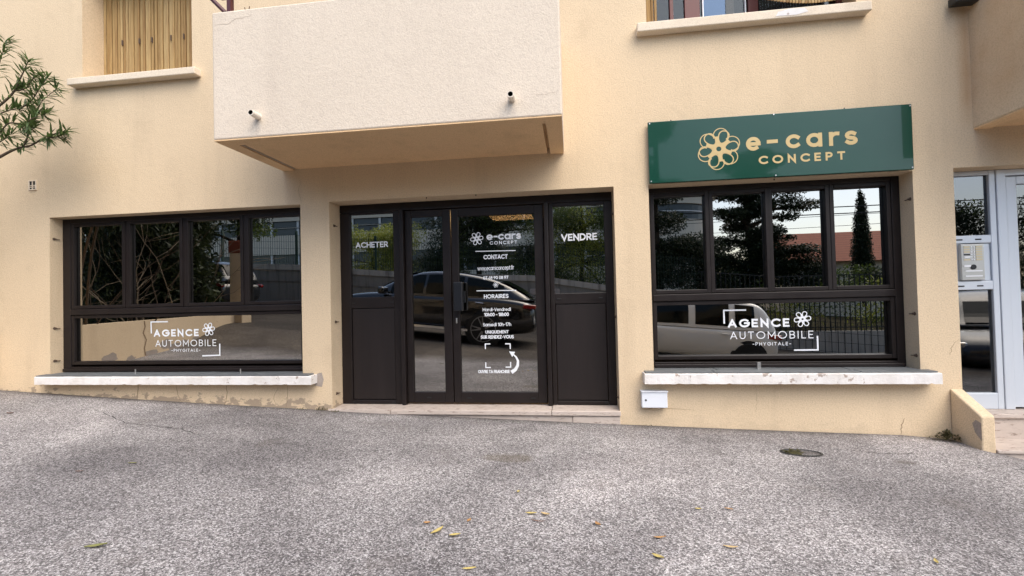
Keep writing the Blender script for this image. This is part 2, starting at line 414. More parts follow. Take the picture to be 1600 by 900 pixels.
OPEN = [  # x0, x1, z0, z1, reveal depth
    (-5.694, -2.726, 0.516, 2.246, 0.24), (-2.413, 0.421, -0.60, 2.259, 0.36), (0.739, 2.966, 0.526, 2.258, 0.27),
    (3.284, 5.2, -0.60, 2.263, 0.30), (-5.263, -3.93, 3.70, 4.95, 0.30), (0.765, 2.57, 3.70, 4.95, 0.30)]
def wall_mesh():
    b = MB()
    X = sorted({-7.2, 7.5} | {v for o in OPEN for v in o[:2]}); Z = sorted({-0.6, 6.4} | {v for o in OPEN for v in o[2:4]})
    for i in range(len(X) - 1):
        for j in range(len(Z) - 1):
            cx, cz = (X[i] + X[i + 1]) / 2, (Z[j] + Z[j + 1]) / 2
            if any(o[0] < cx < o[1] and o[2] < cz < o[3] for o in OPEN): continue
            b.quad((X[i], 0, Z[j]), (X[i + 1], 0, Z[j]), (X[i + 1], 0, Z[j + 1]), (X[i], 0, Z[j + 1]))
    for x0, x1, z0, z1, d in OPEN:
        zz = [z for z in Z if z0 <= z <= z1]; xx = [x for x in X if x0 <= x <= x1]
        for a, c in zip(zz, zz[1:]):
            b.quad((x0, 0, a), (x0, 0, c), (x0, d, c), (x0, d, a)); b.quad((x1, 0, c), (x1, 0, a), (x1, d, a), (x1, d, c))
        for a, c in zip(xx, xx[1:]):
            b.quad((a, 0, z1), (c, 0, z1), (c, d, z1), (a, d, z1))
            if z0 > 0: b.quad((c, 0, z0), (a, 0, z0), (a, d, z0), (c, d, z0))
    # ends and top
    for x in (-7.2, 7.5):
        for a, c in zip(Z, Z[1:]): b.quad((x, 0, a), (x, 0, c), (x, 6, c), (x, 6, a))
    for a, c in zip(X, X[1:]): b.quad((a, 0, 6.4), (c, 0, 6.4), (c, 6, 6.4), (a, 6, 6.4))
    b.quad((-7.2, 6, -.6), (7.5, 6, -.6), (7.5, 6, 6.4), (-7.2, 6, 6.4))
    return b.build('wall', M['wall'], bld, bevel=0.012, weld=True)
wall_mesh()

# dark rooms behind the glass
def room(x0, x1, y0, y1, z0, z1):
    b = MB()
    b.quad((x0, y1, z0), (x1, y1, z0), (x1, y1, z1), (x0, y1, z1)); b.quad((x0, y0, z0), (x0, y1, z0), (x0, y1, z1), (x0, y0, z1))
    b.quad((x1, y0, z0), (x1, y1, z0), (x1, y1, z1), (x1, y0, z1)); b.quad((x0, y0, z0), (x1, y0, z0), (x1, y1, z0), (x0, y1, z0))
    b.quad((x0, y0, z1), (x1, y0, z1), (x1, y1, z1), (x0, y1, z1))
    return b.build('interior_room', M['room'], bld)
room(-5.9, 3.05, 0.40, 5.2, 0.15, 2.42)
room(3.12, 5.4, 0.36, 5.2, 0.15, 2.42)
room(0.6, 2.75, 0.34, 3.5, 3.6, 5.1)
b = MB().box(-1.10, -0.52, 1.70, 2.30, 2.372, 2.392)
b.build('ceiling_light', M['lamp_on'], bld)

# main balcony
def balcony(x0, x1, yf, z0, z1, name, m_):
    o = MB()
    t = 0.13
    o.box(x0, x1, yf, yf + t, z0, z1)                       # front parapet
    o.box(x0, x0 + t, yf + t, 0.012, z0, z1 - 0.004); o.box(x1 - t, x1, yf + t, 0.012, z0, z1 - 0.004)
    bal = o.build(name, m_, bld, bevel=0.012)
    s = MB()
    s.box(x0 + t + 0.03, x1 - t - 0.03, yf + t + 0.03, 0.012, z0 + 0.002, z0 + 0.05)
    s.box(x0 + t, x1 - t, yf + t, 0.012, z0 + 0.05, z0 + 0.18)
    # painted underside of the parapets
    s.box(x0 + 0.004, x1 - 0.004, yf + 0.004, yf + t, z0 - 0.010, z0 - 0.0005)
    s.box(x0 + 0.004, x0 + t, yf + t, 0.012, z0 - 0.010, z0 - 0.0005); s.box(x1 - t, x1 - 0.004, yf + t, 0.012, z0 - 0.010, z0 - 0.0005)
    s.build('soffit', M['soffit'], bal)
    return bal
bal = balcony(-2.911, -0.030, -0.932, 2.609, 3.680, 'balcony', M['balcony'])
bal['label'] = 'whitish rendered balcony front over the shop door'
bal2 = balcony(3.450, 6.4, -0.95, 2.593, 4.4, 'balcony', M['wall'])
bal2['label'] = 'balcony over the grey entrance at the right'
def spout(x, z):
    b = MB(); n = 14; y0, y1 = -0.925, -1.03
    for r, ya, yb, nf in ((0.026, y0, y1, 0), (0.019, y1, y0 + 0.02, 1)):
        for k in range(n):
            a, c = 2 * math.pi * k / n, 2 * math.pi * (k + 1) / n
            b.quad((x + r * math.cos(a), ya, z + r * math.sin(a)), (x + r * math.cos(c), ya, z + r * math.sin(c)), (x + r * math.cos(c), yb, z + r * math.sin(c)), (x + r * math.cos(a), yb, z + r * math.sin(a)), nf)
    for k in range(n):
        a, c = 2 * math.pi * k / n, 2 * math.pi * (k + 1) / n
        b.quad((x + .026 * math.cos(a), y1, z + .026 * math.sin(a)), (x + .026 * math.cos(c), y1, z + .026 * math.sin(c)), (x + .019 * math.cos(c), y1, z + .019 * math.sin(c)), (x + .019 * math.cos(a), y1, z + .019 * math.sin(a)))
    b.poly([(x + .019 * math.cos(2 * math.pi * k / n), y0 + .015, z + .019 * math.sin(2 * math.pi * k / n)) for k in range(n)], 1)
    b.build('drain_spout', [M['pvc'], M['hole']], bal, smooth=False)
spout(-2.50, 2.772); spout(-0.407, 2.752)
# railing on the balcony: dark red posts, rails and brace
r = MB()
r.box(-2.87, -0.07, -0.90, -0.86, 4.42, 4.46); r.box(-2.87, -0.07, -0.895, -0.865, 3.82, 3.85)
for i in range(2): r.box(-2.80 + i * 1.3, -2.765 + i * 1.3, -0.90, -0.86, 3.68, 4.42)
r.tube([(-2.825, -0.88, 3.70), (-2.98, -0.88, 3.86)], 0.020, 6)
r.build('railing', M['dark_red'], bal)
r = MB()
r.tube([(-2.63, -0.90, 3.68), (-2.635, -0.90, 3.715)], 0.004, 5); r.build('cut_wire', M['rust'], bal); r = MB(); r.tube([(-2.60, -0.90, 3.68), (-2.592, -0.90, 3.72)], 0.004, 5)
r.build('cut_wire', M['rust'], bal)

# --- sills
def sill(x0, x1, yf, yb, z0, z1, m_, name='window_sill', rough=False, bev=0.008):
    b = MB()
    if rough:
        n = 90
        rr = random.Random(x0)
        prof = [(yf, z0), (yf, z1), (yb, z1 + 0.002), (yb, z0)]
        rows = []
        for i in range(n + 1):
            x = x0 + (x1 - x0) * i / n
            j = lambda a: rr.uniform(-a, a)
            rows.append([(x, yf + j(.0015), z0 + j(.0016) - (.006 if rr.random() < .05 else 0) * -1), (x, yf + j(.0015), z1 - 0.007 + j(.001) - (.008 if rr.random() < .06 else 0)), (x, yf + 0.007 + j(.0015) + (.008 if rr.random() < .06 else 0), z1 + j(.001)), (x, yb, z1), (x, yb, z0)])
        for i in range(n):
            for k in range(5):
                k2 = (k + 1) % 5
                b.quad(rows[i][k], rows[i + 1][k], rows[i + 1][k2], rows[i][k2])
        b.poly(rows[0][::-1]); b.poly(rows[-1])
        return b.build(name, m_, bld, weld=True)
    b.box(x0, x1, yf, yb, z0, z1)
    return b.build(name, m_, bld, bevel=bev)
s1 = sill(-5.745, -2.57, -0.115, 0.125, 0.428, 0.512, M['sill_white'], rough=True)
s2 = sill(0.635, 3.045, -0.125, 0.155, 0.436, 0.527, M['sill_white'], rough=True)
sill(-5.354, -3.826, -0.09, 0.26, 3.655, 3.728, M['sill_cream']); 
s4 = sill(0.667, 2.645, -0.09, 0.27, 3.652, 3.735, M['sill_cream'])
b = MB().poly([(x, -0.0925, z) for x, z in ((1.86, 3.672), (2.03, 3.668), (2.13, 3.688), (2.10, 3.722), (1.98, 3.727), (1.88, 3.708))])
b.build('filler_patch', M['sill_white'], s4)
def tiles_on(s, x0, x1, n, yf, yb, z, inset0, inset1):
    for i in range(n):
        a, c = x0 + (x1 - x0) * i / n, x0 + (x1 - x0) * (i + 1) / n
        MB().box(a + 0.0025, c - 0.0025, yf, yb, z, z + 0.010 + 0.0015 * (i % 2)).build('sill_tile', M['slate'], s, bevel=0.002)
tiles_on(s1, -5.74, -2.60, 10, -0.108, 0.0 - 0.003, 0.514, 0, 0)
tiles_on(s1, -5.688, -2.732, 6, 0.0, 0.128, 0.514, 0, 0)
tiles_on(s2, 0.645, 3.03, 4, -0.105, -0.003, 0.529, 0, 0)
tiles_on(s2, 0.745, 2.960, 4, 0.0, 0.158, 0.529, 0, 0)
for x in (-4.62, -3.40): MB().tube([(x, -0.02, 0.52), (x, -0.02, 0.575)], 0.006, 6).build('metal_peg', M['steel'], s1)
MB().box(1.66, 1.69, 0.05, 0.07, 0.54, 0.60).build('metal_peg', M['steel'], s2)
MB().poly([(-2.60, -0.0025, 0.40), (-2.52, -0.0025, 0.385), (-2.50, -0.0025, 0.46), (-2.52, -0.0025, 0.53), (-2.57, -0.0025, 0.52)]).build('mortar_patch', M['patch'], bld)

# --- windows of the shop
def bars(x0, x1, z0, z1, wl, wr, wb, wt, y0, y1, name, parent, m_=None, bevel=0.004):
    return MB().ring(x0, x1, z0, z1, wl, wr, wb, wt, y0, y1).build(name, m_ or M['frame'], parent, bevel=bevel)
def pane(x0, x1, z0, z1, y, parent, m_=None, grain=0):
    b = MB(); b.box(x0 - .012, x1 + .012, y, y + 0.008, z0 - .012, z1 + .012)
    o = b.build('pane', m_ or M['glass'], parent)
    g = MB().ring(x0 - .006, x1 + .006, z0 - .006, z1 + .006, .006, .006, .006, .006, y - .006, y - .001)
    g.build('gasket', M['gasket'], parent)
    return o
def shop_window(ox0, ox1, oz0, oz1, yf, panes, gz0, gz1, lz0, lz1, label, gd=.04):
    lx0, lx1 = panes[0][0], panes[-1][1]
    # outer frame carries the others
    sw = 0.036
    fr = MB().ring(ox0 + .002, ox1 - .002, oz0 + .014, oz1 - .002, lx0 - sw - ox0 - .004, ox1 - lx1 - sw - .004, 0.050, oz1 - gz1 - sw - .002, yf, yf + .10)
    win = fr.build('shop_window', M['frame'], bld, bevel=0.005); win['label'] = label
    MB().box(ox0 + .03, ox1 - .03, yf - .035, yf - .001, oz0 + .014, oz0 + .048).build('frame_ledge', M['frame'], win, bevel=.006)
    MB().box(lx0 - sw, lx1 + sw, yf - .012, yf + .09, lz1 + sw + .004, gz0 - sw - .004).build('transom', M['frame'], win, bevel=.006)
    for a, c in panes:
        bars(a - sw, c + sw, gz0 - sw, gz1 + sw, sw, sw, sw, sw, yf + .005, yf + .085, 'sash', win)
        pane(a, c, gz0, gz1, yf + gd, win)
    for (a, c), (d, e) in zip(panes, panes[1:]):
        if d - c > 2 * sw + .004: MB().box(c + sw + .001, d - sw - .001, yf + .014, yf + .08, gz0 - sw, gz1 + sw).build('mullion', M['frame'], win)
    bars(lx0 - sw, lx1 + sw, lz0 - sw, lz1 + sw, sw, sw, sw, sw, yf + .005, yf + .085, 'sash', win)
    pane(lx0, lx1, lz0, lz1, yf + gd, win)
    return win
W1 = shop_window(-5.694, -2.726, 0.516, 2.246, 0.13, [(-5.552, -4.943), (-4.837, -4.231), (-4.125, -3.509), (-3.407, -2.822)], 1.266, 2.160, 0.638, 1.122, 'wide dark framed shop window left of the door')
W2 = shop_window(0.739, 2.966, 0.526, 2.258, 0.163, [(0.812, 1.281), (1.354, 1.820), (1.882, 2.342), (2.416, 2.856)], 1.275, 2.174, 0.647, 1.129, 'wide dark framed shop window under the green sign', gd=.055)

# --- shop entrance
YF = 0.21
df = MB()
df.box(-2.411, 0.419, YF, YF + .1, 2.175, 2.257)
df.box(-1.745, -1.702, YF - .045, YF + .09, 0.166, 2.175); df.box(-0.250, -0.207, YF - .045, YF + .09, 0.166, 2.175)
door_frame = df.build('door_frame', M['frame'], bld, bevel=.006)
def leaf(x0, x1, gx0, gx1, gz0, gz1, yf, label):
    o = MB().ring(x0, x1, 0.180, 2.168, gx0 - x0, x1 - gx1, gz0 - .180, 2.168 - gz1, yf, yf + .055).build('shop_door', M['frame'], bld, bevel=.005)
    o['label'] = label
    pane(gx0, gx1, gz0, gz1, yf + .022, o); return o
D1 = leaf(-1.698, -1.214, -1.632, -1.300, 0.290, 2.098, YF + .004, 'narrow fixed leaf of the shop door')
D2 = leaf(-1.206, -0.258, -1.132, -0.352, 0.290, 2.083, YF + .004, 'wide shop door leaf with white lettering and black handle')
def side_panel(x0, x1, gx0, gx1, gz0, gz1, px0, px1, label):
    b = MB(); y0, y1 = YF + .002, YF + .08
    b.box(x0, gx0, y0, y1, .166, 2.173); b.box(gx1, x1, y0, y1, .166, 2.173)
    b.box(gx0, gx1, y0, y1, gz1, 2.173); b.box(gx0, gx1, y0, y1, 1.165, gz0); b.box(gx0, gx1, y0, y1, .166, .208)
    o = b.build('side_panel', M['frame'], bld, bevel=.005); o['label'] = label
    pane(gx0, gx1, gz0, gz1, y0 + .022, o)
    MB().box(gx0 + .004, gx1 - .004, y0 + .010, y0 + .05, .212, 1.161).build('panel_board', M['panel'], o, bevel=.006)
    return o
SP1 = side_panel(-2.411, -1.748, -2.298, -1.826, 1.281, 2.153, 0, 0, 'glazed side panel left of the shop door')
SP2 = side_panel(-0.204, 0.419, -0.160, 0.340, 1.270, 2.138, 0, 0, 'glazed side panel right of the shop door')
h = MB().box(-1.168, -1.078, 0.105, 0.175, 1.120, 1.408).build('handle', M['black'], D2, bevel=.008)
MB().box(-1.18, -1.066, 0.1755, YF + .0035, 1.20, 1.32).build('handle_mount', M['black'], D2)
MB().box(-1.172, -1.158, 0.200, YF + .0035, 0.99, 1.045).build('lock', M['steel'], D2, bevel=.004)
caps = [(SP1, -2.27, 1.222), (SP1, -1.85, 1.222), (SP1, -2.28, .187), (SP1, -1.85, .187), (D1, -1.47, .235), (D2, -1.05, .232), (D2, -0.40, .232),
        (SP2, -.12, 1.215), (SP2, .29, 1.215), (SP2, .32, .187)]
for o, x, z in caps: MB().box(x - .022, x + .022, YF - .005, YF + .0015, z - .006, z + .006).build('drain_cap', M['gasket'], o, bevel=.003)
# sill stone of the door: slabs
thr = MB().box(-2.409, 0.417, 0.03, 0.40, -.3, .118).build('threshold', M['stone'], bld)
for a, c in ((-2.452, -1.797), (-1.797, -.211), (-.211, .431)):
    x0, x1 = a + .002, c - .002
    MB().box(x0, x1, -.022, YF + .12, .1185, .164).build('stone_slab', M['stone'], thr, bevel=.007)
for a, c in ((-1.72, -1.012), (-1.012, -.016), (-.016, .424)):
    MB().box(a + .002, c - .002, 0.0 if c < .1 else -.008, .029, -.15, .114).build('stone_slab', M['stone'], thr, bevel=.004)

# hinge stubs in the reveals
def hinge(x, sgn, y, z):
    b = MB(); b.tube([(x, y, z), (x + sgn * .012, y, z)], .009, 8); b.tube([(x + sgn * .010, y - .004, z), (x + sgn * .010, y + .040, z - .003)], .0045, 6)
    b.tube([(x + sgn * .0015, y - .012, z), (x + sgn * .003, y - .012, z)], .016, 8)
    b.build('hinge_stub', M['rust'], bld)
for z in (2.014, 1.021, .66): hinge(-5.694, 1, .055, z)
for z in (2.027, 1.034, .30): hinge(-2.413, 1, .10, z)
for z in (2.019, 1.016, .653): hinge(2.966, -1, .05, z)
for z in (2.02, 1.033, .27): hinge(.421, -1, .10, z)
for x in (1.85, -1.4, -.9): MB().tube([(x, .03, 2.2585), (x, .03, 2.245)], .006, 6).build('hinge_stub', M['rust'], bld)
# vent grille
v = MB().ring(-5.950, -5.850, 2.562, 2.672, .012, .012, .012, .012, -.012, .0)
v = v.build('vent', M['sill_cream'], bld, bevel=.002)
MB().box(-5.938, -5.862, -.004, -.001, 2.574, 2.660).build('vent_hole', M['hole'], v)
for z in (2.590, 2.608): MB().box(-5.938, -5.862, -.010, -.005, z, z + .008).build('louvre', M['sill_cream'], v)
MB().box(-5.905, -5.895, -.0105, -.0045, 2.574, 2.660).build('louvre', M['sill_cream'], v)

# --- upper windows
sh = MB().box(-5.262, -3.931, .262, .275, 3.73, 4.95).build('shutter', M['bark_dark'], bld)
sh['label'] = 'folding shutter of upright wooden slats, closed'
xs = -5.260; i = 0
while xs < -3.95:
    wd = .0345 + .003 * random.random(); d = .235 + .006 * (i % 2)
    if i == 18: xs += .012
    MB().box(xs, xs + wd - .0065, d + random.uniform(-.003, .003), .258, 3.732, 4.948).build('slat', M['wood'], sh, bevel=.003)
    xs += wd; i += 1
for z in (3.765, 4.26):
    for x in (-5.02, -4.80, -4.64, -4.40, -4.24, -4.06):
        MB().box(x, x + .012, .222, .240, z - .03, z + .03).build('hook', M['rust'], sh, bevel=.003)
uw = bars(.767, 2.568, 3.737, 4.948, .05, .05, .05, .05, .20, .27, 'upper_window', bld, M['redwood'])
uw['label'] = 'red-brown framed window above the green sign'
for a, c in ((1.02, 1.055), (1.16, 1.30), (1.74, 1.83)): MB().box(a, c, .19, .25, 3.787, 4.898).build('stile', M['redwood'], uw, bevel=.004)
for a, c in ((1.325, 1.335), (1.712, 1.720)): MB().box(a, c, .192, .24, 3.787, 4.898).build('trim', M['white_plastic'], uw)
for a, c in ((.817, 1.018), (1.057, 1.158), (1.302, 1.323), (1.337, 1.54), (1.542, 1.71), (1.722, 1.738), (1.832, 2.518)):
    MB().box(a, c, .215, .222, 3.787, 4.898).build('pane', M['glass_dim'] if a not in (1.337,) else M['glass_blue'], uw)
MB().box(1.56, 1.63, .245, .25, 3.787, 4.898).build('curtain', M['sill_cream'], uw)
shs = MB().box(.772, .80, .05, .16, 3.74, 4.94).build('shutter', M['wood'], bld, bevel=.004); shs['label'] = 'folded wooden shutter at the left side of the upper right window'
for i in range(3): MB().box(.803 + i * .028, .825 + i * .028, .10 + .01 * (i % 2), .125, 3.74, 4.94).build('slat', M['wood'], shs, bevel=.003)
bb = MB().box(1.80, 2.55, .02, .034, 4.30, 4.33).build('bamboo_blind', M['wood'], bld); bb['label'] = 'bamboo blind hanging low in the upper right window'
i = 0; x = 1.80
while x < 2.545:
    zb = 3.83 - .05 * math.sin((x - 1.8) / .75 * math.pi) + .055 * (2.5 - x)
    MB().box(x, x + .020, .0 - .03, -.022, zb, 4.90).build('slat', M['wood'], bb)
    x += .026

# cracks in the render
def crack(pts, w_, parent=None, y=-.0014, name='crack'):
    b = MB(); rr = random.Random(len(pts) + int(pts[0][0] * 100))
    p2 = []
    for (x0, z0), (x1, z1) in zip(pts, pts[1:]):
        for k in range(5):
            t = k / 5; p2.append((x0 + (x1 - x0) * t + rr.uniform(-.006, .006), z0 + (z1 - z0) * t + rr.uniform(-.004, .004)))
    p2.append(pts[-1])
    for i in range(len(p2) - 1):
        (x0, z0), (x1, z1) = p2[i], p2[i + 1]
        L = math.hypot(x1 - x0, z1 - z0) + 1e-6; nx, nz = -(z1 - z0) / L, (x1 - x0) / L
        a = w_ * .6 * (.4 + .6 * math.sin(math.pi * (i + .3) / len(p2))) / 2; c = w_ * .6 * (.4 + .6 * math.sin(math.pi * (i + 1.3) / len(p2))) / 2
        b.quad((x0 - nx * a, y, z0 - nz * a), (x1 - nx * c, y, z1 - nz * c), (x1 + nx * c, y, z1 + nz * c), (x0 + nx * a, y, z0 + nz * a))
    return b.build(name, M['crack_pale'] if parent else M['crack'], parent or bld)
crack([(-4.61, .43), (-4.615, .27)], .012); crack([(-4.16, .40), (-4.14, .30), (-4.11, .24)], .008)
crack([(-3.58, .42), (-3.57, .33), (-3.60, .20)], .010); crack([(-3.0, .38), (-3.05, .28), (-3.03, .19)], .006)
crack([(-2.89, .40), (-2.90, .25), (-2.92, .17)], .007); crack([(2.83, .12), (2.80, .06), (2.79, -.02)], .009)
crack([(1.62, .40), (1.625, .25), (1.61, .16)], .003); crack([(.64, .17), (.72, .20), (.92, .19), (1.1, .17)], .004)
crack([(3.27, .80), (3.21, .72), (3.20, .66)], .005); crack([(-2.72, 2.50), (-2.74, 2.38), (-2.71, 2.27)], .004)
crack([(-2.89, 3.575), (-2.77, 3.57), (-2.70, 3.60), (-2.55, 3.62)], .005, bal, -.9335)
crack([(-.25, 2.78), (-.15, 2.77), (-.05, 2.79)], .003, bal, -.9335)

# ------------------------------------------------------------------ lettering from pen strokes
def A_(cx, cy, rx, ry, a0, a1, n=12):
    return [(cx + rx * math.cos(math.radians(a0 + (a1 - a0) * i / n)), cy + ry * math.sin(math.radians(a0 + (a1 - a0) * i / n))) for i in range(n + 1)]
X_ = .68   # x-height of the lower case
G = {
 'A': (.78, [[(0, 0), (.39, 1)], [(.78, 0), (.39, 1)], [(.14, .30), (.64, .30)]]),
 'B': (.58, [[(0, 0), (0, 1)], [(0, 1), (.30, 1)] + A_(.30, .76, .24, .24, 90, -90) + [(0, .52)], [(0, .52), (.32, .52)] + A_(.32, .26, .26, .26, 90, -90) + [(0, 0)]]),
 'C': (.82, [A_(.5, .5, .5, .5, 48, 312, 22)]), 'D': (.72, [[(0, 0), (0, 1), (.25, 1)] + A_(.25, .5, .47, .5, 90, -90, 14) + [(0, 0)]]),
 'E': (.50, [[(.50, 1), (0, 1), (0, 0), (.50, 0)], [(0, .5), (.44, .5)]]), 'F': (.48, [[(.48, 1), (0, 1), (0, 0)], [(0, .5), (.42, .5)]]),
 'G': (.92, [A_(.5, .5, .5, .5, 45, 360, 24), [(.98, .5), (.56, .5)]]), 'H': (.64, [[(0, 0), (0, 1)], [(.64, 0), (.64, 1)], [(0, .5), (.64, .5)]]),
 'I': (.02, [[(0, 0), (0, 1)]]), 'K': (.6, [[(0, 0), (0, 1)], [(.56, 1), (.04, .46)], [(.2, .58), (.6, 0)]]), 'L': (.44, [[(0, 1), (0, 0), (.44, 0)]]),
 'M': (.86, [[(0, 0), (0, 1), (.43, .28), (.86, 1), (.86, 0)]]), 'N': (.68, [[(0, 0), (0, 1), (.68, 0), (.68, 1)]]), 'O': (1.0, [A_(.5, .5, .5, .5, 0, 360, 28)]),
 'P': (.56, [[(0, 0), (0, 1)], [(0, 1), (.28, 1)] + A_(.28, .72, .28, .28, 90, -90) + [(0, .44)]]), 'Q': (1.0, [A_(.5, .5, .5, .5, 0, 360, 28), [(.62, .3), (.95, 0)]]),
 'R': (.60, [[(0, 0), (0, 1)], [(0, 1), (.28, 1)] + A_(.28, .72, .28, .28, 90, -90) + [(0, .44)], [(.26, .42), (.60, 0)]]),
 'S': (.58, [A_(.29, .75, .27, .25, 35, 270, 14) + A_(.29, .25, .29, .25, 90, -145, 14)]), 'T': (.64, [[(0, 1), (.64, 1)], [(.32, 1), (.32, 0)]]),
 'U': (.64, [[(0, 1), (0, .32)] + A_(.32, .32, .32, .32, 180, 360, 14) + [(.64, 1)]]), 'V': (.74, [[(0, 1), (.37, 0), (.74, 1)]]),
 'X': (.7, [[(0, 0), (.7, 1)], [(0, 1), (.7, 0)]]), 'Y': (.7, [[(0, 1), (.35, .48), (.7, 1)], [(.35, .48), (.35, 0)]]), 'Z': (.62, [[(0, 1), (.62, 1), (0, 0), (.62, 0)]]),
 '-': (.36, [[(0, .42), (.36, .42)]]), '.': (.02, [[(0, 0), (0, .03)]]), ' ': (.30, []),
 'a': (X_, [A_(X_/2, X_/2, X_/2, X_/2, 0, 360, 22), [(X_, 0), (X_, X_)]]), 'c': (.58, [A_(X_/2, X_/2, X_/2, X_/2, 48, 312, 18)]),
 'e': (X_, [A_(X_/2, X_/2, X_/2, X_/2, 0, 304, 20), [(.02, X_/2 - .01), (X_, X_/2 - .01)]]), 'd': (X_, [A_(X_/2, X_/2, X_/2, X_/2, 0, 360, 20), [(X_, 0), (X_, 1.05)]]),
 'f': (.36, [[(.14, 0), (.14, .84)] + A_(.32, .84, .18, .2, 180, 90, 6), [(0, X_), (.34, X_)]]), 'h': (.54, [[(0, 0), (0, 1.05)], [(0, .40)] + A_(.27, .41, .27, .27, 180, 0, 10) + [(.54, 0)]]),
 'i': (.02, [[(0, 0), (0, X_)], [(0, .90), (0, .96)]]), 'm': (.92, [[(0, 0), (0, X_)], [(0, .44)] + A_(.23, .45, .23, .23, 180, 0, 8) + [(.46, 0)], [(.46, .44)] + A_(.69, .45, .23, .23, 180, 0, 8) + [(.92, 0)]]),
 'n': (.54, [[(0, 0), (0, X_)], [(0, .40)] + A_(.27, .41, .27, .27, 180, 0, 10) + [(.54, 0)]]), 'o': (X_, [A_(X_/2, X_/2, X_/2, X_/2, 0, 360, 22)]),
 'p': (X_, [A_(X_/2, X_/2, X_/2, X_/2, 0, 360, 20), [(0, -.3), (0, X_)]]), 'r': (.36, [[(0, 0), (0, X_)], [(0, .36)] + A_(.30, .38, .30, .30, 180, 80, 8)]),
 's': (.46, [A_(.23, .51, .21, .17, 40, 270, 10) + A_(.23, .17, .23, .17, 90, -150, 10)]), 't': (.34, [[(.14, .90), (.14, 0)], [(0, X_), (.34, X_)]]),
 'w': (.86, [[(0, X_), (.22, 0), (.43, X_), (.64, 0), (.86, X_)]]),
 '0': (.64, [A_(.32, .5, .32, .5, 0, 360, 24)]), '1': (.26, [[(0, .86), (.26, 1), (.26, 0)]]), '6': (.60, [A_(.30, .30, .30, .30, 0, 360, 20), [(.02, .38), (.42, 1)]]),
 '7': (.56, [[(0, 1), (.56, 1), (.16, 0)]]), '8': (.58, [A_(.29, .74, .25, .26, 0, 360, 18), A_(.29, .25, .29, .25, 0, 360, 18)]), '9': (.60, [A_(.30, .70, .30, .30, 0, 360, 20), [(.58, .62), (.18, 0)]]),
}
def ribbon(b, pts, w_, y, closed=False, mi=0, ext=True):
    P = [p for i, p in enumerate(pts) if i == 0 or math.hypot(p[0] - pts[i-1][0], p[1] - pts[i-1][1]) > 1e-6]
    if closed and math.hypot(P[0][0] - P[-1][0], P[0][1] - P[-1][1]) < 1e-6: P = P[:-1]
    n = len(P)
    if n < 2: return
    hw = w_ / 2; L = []; R_ = []
    for i in range(n):
        a = P[i - 1] if (i > 0 or closed) else None; c = P[(i + 1) % n] if (i < n - 1 or closed) else None
        def d(p, q): l = math.hypot(q[0] - p[0], q[1] - p[1]); return ((q[0] - p[0]) / l, (q[1] - p[1]) / l)
        d1 = d(a, P[i]) if a else None; d2 = d(P[i], c) if c else None
        if d1 and d2:
            mx, mz = d1[0] + d2[0], d1[1] + d2[1]; l = math.hypot(mx, mz) or 1e-6; mx /= l; mz /= l
            k = hw / max(.35, mx * d1[0] + mz * d1[1]); nx, nz = -mz * k, mx * k; px, pz = P[i]
        else:
            dd = d1 or d2; nx, nz = -dd[1] * hw, dd[0] * hw; e = hw * (1 if d1 else -1) * (1 if ext else 0); px, pz = P[i][0] + dd[0] * e, P[i][1] + dd[1] * e
        L.append((px + nx, y, pz + nz)); R_.append((px - nx, y, pz - nz))
    for i in range(n if closed else n - 1):
        j = (i + 1) % n
        b.quad(L[i], R_[i], R_[j], L[j], mi)
def lettering(s, x0, x1, zb, ht, wt, y, parent, m_, slope=0.0):
    wt_ = wt; adv = [G[c][0] + (wt_ if c != ' ' else 0) for c in s]
    scale = ht / (1.0)
    # inset so that the pen width stays inside the letter height
    tot = sum(adv) * scale; gap = (x1 - x0 - tot) / max(1, len(s) - 1)
    k = 1.0
    if gap < .05 * ht:
        k = (x1 - x0) / (tot + .10 * ht * (len(s) - 1)); gap = (x1 - x0 - tot * k) / max(1, len(s) - 1)
    b = MB(); x = x0; q = 0; xm = (x0 + x1) / 2
    for c, a in zip(s, adv):
        for st in G[c][1]:
            pts = [(x + (wt_ / 2 + px) * scale * k, zb + (wt_ / 2 + pz * (1 - wt_)) * scale) for px, pz in st]
            pts = [(px, pz + slope * (px - xm)) for px, pz in pts]
            cl = math.hypot(st[0][0] - st[-1][0], st[0][1] - st[-1][1]) < 1e-6 and len(st) > 3
            ribbon(b, pts, wt_ * scale, y - .00012 * (q % 4), cl); q += 1
        x += a * scale * k + gap
    return b.build('lettering', m_, parent)
